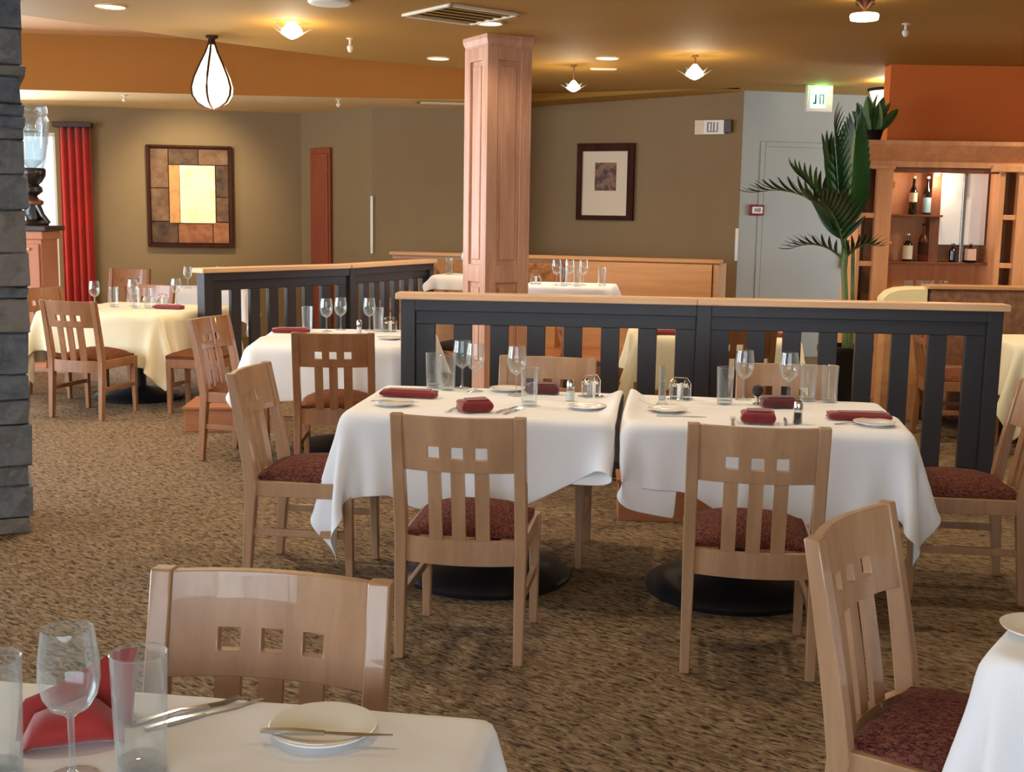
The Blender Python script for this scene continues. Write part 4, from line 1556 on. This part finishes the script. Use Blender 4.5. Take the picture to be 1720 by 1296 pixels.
MB().lathe([(0.095, 0.52), (0.125, 0.64), (0.14, 0.78), (0.148, 0.88), (0.14, 0.9)], 20).build('filling', 'water', urn)

# ------------------------------------------------------------------ pictures and wall signs
art = thing('collage_picture', 'large square picture, pale cream centre in a patchwork of brown blocks', 'picture', (0, 0, 0))
am = WA0 + dwa * ((Vector((-3.95, 14.66)) - WA0).dot(dwa))
art.location = (am.x, am.y, 1.72)
art.rotation_euler = (0, 0, wa_rz)
AW, AH = 0.49, 0.595


def ap(name, x0, x1, z0, z1, y, mat):
    return MB().b2((x0, y, z0), (x1, -0.005, z1)).build(name, mat, art, bevel=0.003, smooth=False)


ap('backing', -AW, AW, -AH, AH, -0.04, 'frame_wood')
for (x0, x1, z0, z1, y, m) in [
    (-0.455, -0.25, 0.1, 0.56, -0.05, 'art_brown'), (-0.455, -0.25, -0.3, 0.09, -0.052, 'art_brown'), (-0.455, -0.15, -0.56, -0.31, -0.05, 'art_dark'),
    (-0.24, 0.1, 0.38, 0.56, -0.05, 'art_dark'), (0.11, 0.455, 0.38, 0.56, -0.053, 'art_brown'), (0.31, 0.455, 0.0, 0.37, -0.05, 'art_dark'),
    (0.31, 0.455, -0.3, -0.01, -0.052, 'art_brown'), (-0.14, 0.26, -0.56, -0.33, -0.05, 'art_russet'), (0.27, 0.455, -0.56, -0.31, -0.06, 'art_russet'),
    (-0.24, -0.12, -0.32, 0.37, -0.056, 'art_tan'), (-0.115, 0.3, -0.32, 0.37, -0.06, 'art_cream')]:
    ap('block', x0, x1, z0, z1, y, m)
for n_, bx_ in (('frame_side', (-AW - 0.012, -AW + 0.025, -AH - 0.01, AH + 0.01)), ('frame_side', (AW - 0.02, AW + 0.012, -AH - 0.01, AH + 0.01)), ('frame_top', (-AW, AW, AH - 0.015, AH + 0.012)), ('frame_bottom', (-AW, AW, -AH - 0.02, -AH + 0.025))):
    ap(n_, bx_[0], bx_[1], bx_[2], bx_[3], -0.075, 'frame_wood')

dpw = (PW1 - PW0).normalized()


def on_pw(x, y_off=0.0):
    """a point on the right-hand back wall at a given world x"""
    t = (x - PW0.x) / dpw.x
    return (x, PW0.y + dpw.y * t, 0)


pp = on_pw(1.055)
pic = thing('framed_print', 'small dark print in a wide pale mat and a dark brown frame', 'picture', (pp[0], pp[1], 1.955), pw_rz)
MB().b2((-0.31, -0.02, -0.4), (0.31, -0.004, 0.4)).build('mat', 'mat_board', pic, smooth=False)
MB().b2((-0.13, -0.024, -0.1), (0.13, -0.019, 0.22)).build('print', 'print_dark', pic, smooth=False)
for lo, hi in (((-0.35, -0.05, -0.44), (-0.29, 0, 0.44)), ((0.27, -0.05, -0.44), (0.35, 0, 0.44)), ((-0.29, -0.05, 0.35), (0.27, 0, 0.44)), ((-0.29, -0.05, -0.44), (0.27, 0, -0.385))):
    MB().b2(lo, hi).build('frame_bar', 'frame_wood', pic, bevel=0.005, smooth=False)

pp = on_pw(2.2)
sg = thing('wall_sign', 'small white box sign with grey marks high on the olive wall', 'sign', (pp[0], pp[1], 2.555), pw_rz)
MB().b2((-0.2, -0.06, -0.075), (0.13, -0.0, 0.08)).build('box', 'white_plastic', sg, bevel=0.004)
MB().b2((0.132, -0.06, -0.06), (0.21, -0.0, 0.078)).build('end_cap', 'dark_wood', sg, bevel=0.004)
MB().b2((-0.195, -0.063, -0.07), (-0.1, -0.06, 0.075)).build('side_panel', 'mat_board', sg)
for b_ in ((-0.06, -0.045), (-0.02, -0.008), (0.01, 0.024), (0.05, 0.062)):
    MB().b2((b_[0], -0.063, -0.04), (b_[1], -0.06, 0.055)).build('mark', 'sign_ink', sg)
MB().b2((-0.06, -0.063, -0.052), (0.062, -0.06, -0.042)).build('mark', 'sign_ink', sg)
MB().b2((-0.06, -0.063, 0.045), (-0.008, -0.06, 0.055)).build('mark', 'sign_ink', sg)

fp = on_grey(0.2)
fa = thing('fire_alarm', 'maroon fire alarm plate with a white middle on the grey wall', 'alarm', (fp[0], fp[1], 1.655), g_rz)
MB().b2((-0.09, -0.03, -0.06), (0.09, 0, 0.06)).build('plate', 'maroon_plastic', fa, bevel=0.012)
MB().b2((-0.062, -0.036, -0.036), (0.062, -0.029, 0.036)).build('face', 'white_plastic', fa, bevel=0.006)
for k, x in enumerate((-0.035, -0.012, 0.012)):
    MB().b2((x, -0.039, -0.02), (x + 0.012, -0.036, 0.02)).build('mark', 'sign_ink', fa)
MB().tube([(0.028, -0.038, -0.024), (0.042, -0.038, 0.0), (0.03, -0.038, 0.024)], 0.003, 6).build('mark', 'sign_ink', fa)

ep = (3.17, 12.75)
exs = thing('exit_sign', 'glowing pale green exit sign hanging from the ceiling', 'sign', (ep[0], ep[1], 2.68), R(6))
MB().b2((-0.14, 0, 0), (0.14, 0.06, 0.27)).build('box', 'white_plastic', exs, bevel=0.006)
MB().b2((-0.105, -0.006, 0.035), (0.06, 0.0, 0.215)).build('face', 'exit_face', exs)
jm = MB().b2((-0.055, -0.012, 0.08), (-0.04, -0.006, 0.175)).b2((-0.075, -0.012, 0.075), (-0.04, -0.006, 0.09))
jm.build('letter', 'ink_dark', exs)
jm = MB().b2((-0.005, -0.012, 0.075), (0.005, -0.006, 0.175)).b2((0.03, -0.012, 0.075), (0.04, -0.006, 0.175)).b2((-0.005, -0.012, 0.165), (0.04, -0.006, 0.175))
jm.build('letter', 'ink_dark', exs)
MB().b2((-0.12, 0.01, 0.266), (0.1, 0.05, 0.272)).build('top_lamp', 'exit_green', exs)
d = bpy.data.lights.new('exit_glow', 'POINT')
d.energy = 0.7
d.color = (0.15, 1.0, 0.3)
d.shadow_soft_size = 0.02
o = bpy.data.objects.new('exit_glow', d)
col.objects.link(o)
o.parent = exs
o.location = (0, -0.06, 0.2)

rp0 = Vector((-2.64, 14.9))
rd = (Vector((-1.65, 13.9)) - rp0).normalized()
rp = rp0 + rd * 0.45
tag(MB().b2((-0.2, -0.045, 0), (0.2, 0, 2.32)).b2((-0.17, -0.06, 0.1), (0.17, -0.045, 2.25)).build('wall_panel', 'red_wood', None, (rp.x, rp.y, 0), math.atan2(rd.y, rd.x), bevel=0.006, smooth=False),
    'tall narrow red brown wooden panel on the dark return wall', 'panel')


# ------------------------------------------------------------------ lamps and ceiling fittings
def spot(parent, z_, power, size=150, blend=0.6, col_=WARM, rad=0.06, rot=(0, 0, 0)):
    d = bpy.data.lights.new('lamp_light', 'SPOT')
    d.energy = power
    d.color = col_
    d.spot_size = R(size)
    d.spot_blend = blend
    d.shadow_soft_size = rad
    o_ = bpy.data.objects.new('lamp_light', d)
    col.objects.link(o_)
    o_.parent = parent
    o_.location = (0, 0, z_)
    o_.rotation_euler = rot
    return o_


def downlight(x, y, z_, label, power=SPOT_W, r=0.085):
    t = thing('downlight', label, 'light', (x, y, z_), 0, 'recessed ceiling downlights')
    MB().lathe([(r + 0.018, -0.002), (r + 0.02, -0.008), (r + 0.012, -0.012), (r, -0.006), (r, -0.001)], 28, closed=False).build('trim_ring', 'white_metal', t)
    MB().lathe([(r, -0.005), (r, -0.001)], 28).build('lens', 'lamp_disc', t)
    spot(t, -0.03, power)
    return t


downlight(-2.82, 8.53, CEIL, 'downlight in the ceiling above the far left table, left of the hanging bulb lamp')
downlight(-0.21, 9.0, CEIL, 'downlight beside the square ceiling vent, above the wooden column', 14)
downlight(-0.71, 11.05, CEIL, 'downlight at the ceiling edge just left of the wooden column')
downlight(0.8, 10.85, CEIL, 'downlight right of the wooden column, above the slim slot in the ceiling')
# lights of the same kind above the tables in front, out of the picture
for x, y, k, lab in ((-1.9, 6.4, 1.4, 'beside the stone pillar'), (0.0, 5.1, 0.6, 'above the left front table'), (1.9, 5.2, 0.6, 'above the right front table'),
                     (-0.9, 2.4, 0.22, 'above the foreground table on the left'), (1.6, 2.2, 0.22, 'above the foreground table on the right'),
                     (4.9, 8.2, 1.0, 'above the banquette'), (5.0, 9.4, 1.0, 'in front of the bar cabinet')):
    downlight(x, y, CEIL, 'ceiling downlight out of the photo, ' + lab, SPOT_W * k)

# picture light over the collage, hidden in the soffit
d = bpy.data.lights.new('picture_spot', 'SPOT')
d.energy = 105
d.color = (1.0, 0.84, 0.55)
d.spot_size = R(78)
d.spot_blend = 0.9
d.shadow_soft_size = 0.04
o = bpy.data.objects.new('picture_spot', d)
col.objects.link(o)
o.location = (-3.75, 13.2, 2.7)
tgt = Vector((-3.95, 14.66, 1.75))
o.rotation_euler = (tgt - o.location).to_track_quat('-Z', 'Y').to_euler()

# hanging teardrop lamp
bl_ = thing('teardrop_lamp', 'glowing teardrop shaped hanging lamp with dark ribs', 'lamp', (-2.46, 9.88, CEIL))
prof = [(0.012, -0.02), (0.02, -0.06), (0.045, -0.13), (0.09, -0.22), (0.14, -0.33), (0.162, -0.41), (0.155, -0.47), (0.12, -0.525), (0.06, -0.56), (0.012, -0.575)]
MB().lathe(prof, 32).build('glass_drop', 'bulb_glow', bl_, angle=80)
for k in range(5):
    a = 2 * PI * k / 5 + 0.9
    MB().tube([((r + 0.006) * math.cos(a), (r + 0.006) * math.sin(a), z_) for r, z_ in prof], 0.009, 6).build('rib', 'frame_wood', bl_)
MB().lathe([(0.05, 0), (0.05, -0.015), (0.022, -0.03), (0.026, -0.1), (0.012, -0.12)], 16).build('canopy', 'frame_wood', bl_)
d = bpy.data.lights.new('bulb_light', 'POINT')
d.energy = 18
d.color = (1, 0.85, 0.6)
d.shadow_soft_size = 0.15
o = bpy.data.objects.new('bulb_light', d)
col.objects.link(o)
o.parent = bl_
o.location = (0, 0, -0.75)


def star_lamp(x, y, drop, label, s=1.0, power=9):
    t = thing('star_pendant', label, 'lamp', (x, y, CEIL), 0.3, 'small star shaped pendant lamps')
    MB().lathe([(0.03, 0), (0.03, -0.012), (0.008, -0.02), (0.008, -drop + 0.05 * s)], 12).build('stem', 'bronze_gold', t)
    MB().lathe([(0.012 * s, -drop + 0.06 * s), (0.03 * s, -drop + 0.04 * s), (0.06 * s, -drop + 0.005 * s), (0.062 * s, -drop - 0.015 * s), (0.03 * s, -drop - 0.035 * s), (0.006 * s, -drop - 0.045 * s)], 20).build('globe', 'star_glow', t)
    for k in range(5):
        a = 2 * PI * k / 5
        c_, s_ = math.cos(a), math.sin(a)
        MB().loft([[(0.055 * s * c_ - 0.02 * s * s_, 0.055 * s * s_ + 0.02 * s * c_, -drop - 0.01 * s), (0.055 * s * c_ + 0.02 * s * s_, 0.055 * s * s_ - 0.02 * s * c_, -drop - 0.01 * s), (0.055 * s * c_, 0.055 * s * s_, -drop - 0.02 * s)],
                   [(0.13 * s * c_ - 0.003 * s_, 0.13 * s * s_ + 0.003 * c_, -drop + 0.03 * s), (0.13 * s * c_ + 0.003 * s_, 0.13 * s * s_ - 0.003 * c_, -drop + 0.03 * s), (0.13 * s * c_, 0.13 * s * s_, -drop + 0.024 * s)]]).build('petal', 'glass_thick', t)
    d_ = bpy.data.lights.new('lamp_light', 'POINT')
    d_.energy = power
    d_.color = WARM
    d_.shadow_soft_size = 0.06
    o_ = bpy.data.objects.new('lamp_light', d_)
    col.objects.link(o_)
    o_.parent = t
    o_.location = (0, 0, -drop - 0.12 * s)
    return t


star_lamp(0.53, 11.4, 0.2, 'small glowing star pendant right of the wooden column, above the framed print')
star_lamp(1.54, 10.6, 0.15, 'larger glowing star pendant above the white wall sign', 1.25)
star_lamp(-1.68, 9.15, 0.06, 'glowing star lamp close to the ceiling between the teardrop lamp and the vent', 1.3)

lp = thing('leaf_pendant', 'ceiling lamp with a dark leaf shaped stem over a bright disc, above the palm', 'lamp', (2.18, 7.75, CEIL))
MB().lathe([(0.06, 0), (0.055, -0.02), (0.03, -0.05), (0.012, -0.075), (0.008, -0.1)], 14).build('stem', 'frame_wood', lp)
for k in range(4):
    a = PI / 2 * k + 0.5
    MB().loft([[(0.02 * math.cos(a + 0.5), 0.02 * math.sin(a + 0.5), -0.07), (0.02 * math.cos(a - 0.5), 0.02 * math.sin(a - 0.5), -0.07), (0.015 * math.cos(a), 0.015 * math.sin(a), -0.075)],
               [(0.075 * math.cos(a + 0.25), 0.075 * math.sin(a + 0.25), -0.03), (0.075 * math.cos(a - 0.25), 0.075 * math.sin(a - 0.25), -0.03), (0.075 * math.cos(a), 0.075 * math.sin(a), -0.035)]]).build('leaf', 'frame_wood', lp)
MB().lathe([(0.085, -0.105), (0.09, -0.115), (0.085, -0.14), (0.02, -0.15)], 24).build('disc', 'star_glow', lp)
spot(lp, -0.17, 90)

wl = thing('bowl_lamp', 'white bowl lamp with a dark rim behind the corner of the orange wall', 'lamp', (3.74, 12.2, 2.64))
MB().lathe([(0.02, 0), (0.1, 0.03), (0.17, 0.1), (0.21, 0.2), (0.2, 0.2), (0.16, 0.1), (0.09, 0.04), (0.01, 0.015)], 28).build('bowl', 'bowl_glow', wl)
MB().lathe([(0.2, 0.195), (0.225, 0.2), (0.23, 0.225), (0.2, 0.23)], 28, closed=False).build('rim', 'frame_wood', wl)
MB().lathe([(0.008, 0.2), (0.008, 0.33)], 8).build('rod', 'frame_wood', wl)
MB().b2((-0.19, -0.006, 0.2), (0.19, 0.006, 0.212)).build('cross_bar', 'frame_wood', wl)
d = bpy.data.lights.new('bowl_light', 'POINT')
d.energy = 20
d.color = (1, 0.9, 0.7)
d.shadow_soft_size = 0.1
o = bpy.data.objects.new('bowl_light', d)
col.objects.link(o)
o.parent = wl
o.location = (0, 0, 0.3)

# vent, speaker, slot, sprinklers
vt = thing('ceiling_vent', 'square ceiling vent with pale edges left of the wooden column', 'vent', (-0.4, 8.62, CEIL), R(38))
for k in range(4):
    m = MB()
    M = Matrix.Rotation(k * PI / 2, 4, 'Z')
    m.b2((-0.3, -0.3, -0.02), (0.3, -0.27, 0.0))
    m.v = [tuple(M @ Vector(p)) for p in m.v]
    m.build('frame_bar', 'white_metal', vt, bevel=0.003)
MB().b2((-0.27, -0.27, -0.006), (0.27, 0.27, -0.001)).build('backing', 'dark_wood', vt)
for k in range(5):
    MB().box((0, -0.2 + 0.1 * k, -0.012), (0.54, 0.03, 0.006)).build('louvre', 'ceiling_paint', vt)
v2 = thing('ceiling_vent', 'flat vent in the soffit beside the wooden column', 'vent', (-0.78, 13.1, SOFF), R(8))
MB().b2((-0.3, -0.14, -0.014), (0.3, 0.14, -0.001)).build('frame', 'ceiling_paint', v2, bevel=0.004)
for k in range(3):
    MB().box((0, -0.07 + 0.07 * k, -0.017), (0.5, 0.03, 0.006)).build('louvre', 'white_metal', v2)
tag(MB().lathe([(0.14, 0), (0.145, -0.012), (0.13, -0.025), (0.02, -0.03)], 28).build('ceiling_speaker', 'white_plastic', None, (-1.25, 8.18, CEIL)),
    'round white ceiling speaker at the top edge of the photo', 'speaker')
tag(MB().box((0, 0, -0.008), (0.25, 0.05, 0.014)).box((0, 0, -0.017), (0.22, 0.03, 0.004)).build('ceiling_slot', 'white_metal', None, (0.82, 11.6, CEIL), bevel=0.003),
    'slim pale slot fitting in the ceiling above the framed print', 'fitting')


def sprinkler(x, y, z_, label, long=0.09):
    t = thing('sprinkler', label, 'sprinkler', (x, y, z_), 0, 'ceiling sprinklers')
    MB().lathe([(0.03, 0), (0.03, -0.006), (0.01, -0.01), (0.01, -long * 0.5)], 14).build('stem', 'white_metal', t)
    MB().lathe([(0.022, -long * 0.55), (0.024, -long * 0.75), (0.012, -long), (0.004, -long * 1.02)], 14).build('head', 'white_metal', t)


sprinkler(2.76, 8.75, CEIL, 'sprinkler right of the leaf shaped ceiling lamp')
sprinkler(-1.35, 9.9, CEIL, 'sprinkler right of the star lamp near the ceiling edge', 0.11)
sprinkler(0.1, 12.6, CEIL, 'tiny sprinkler close to the right edge of the wooden column', 0.06)
sprinkler(-4.15, 12.9, SOFF, 'dark looking sprinkler in the soffit above the curtain', 0.07)
sprinkler(-1.9, 13.0, SOFF, 'sprinkler in the soffit above the red brown panel', 0.08)
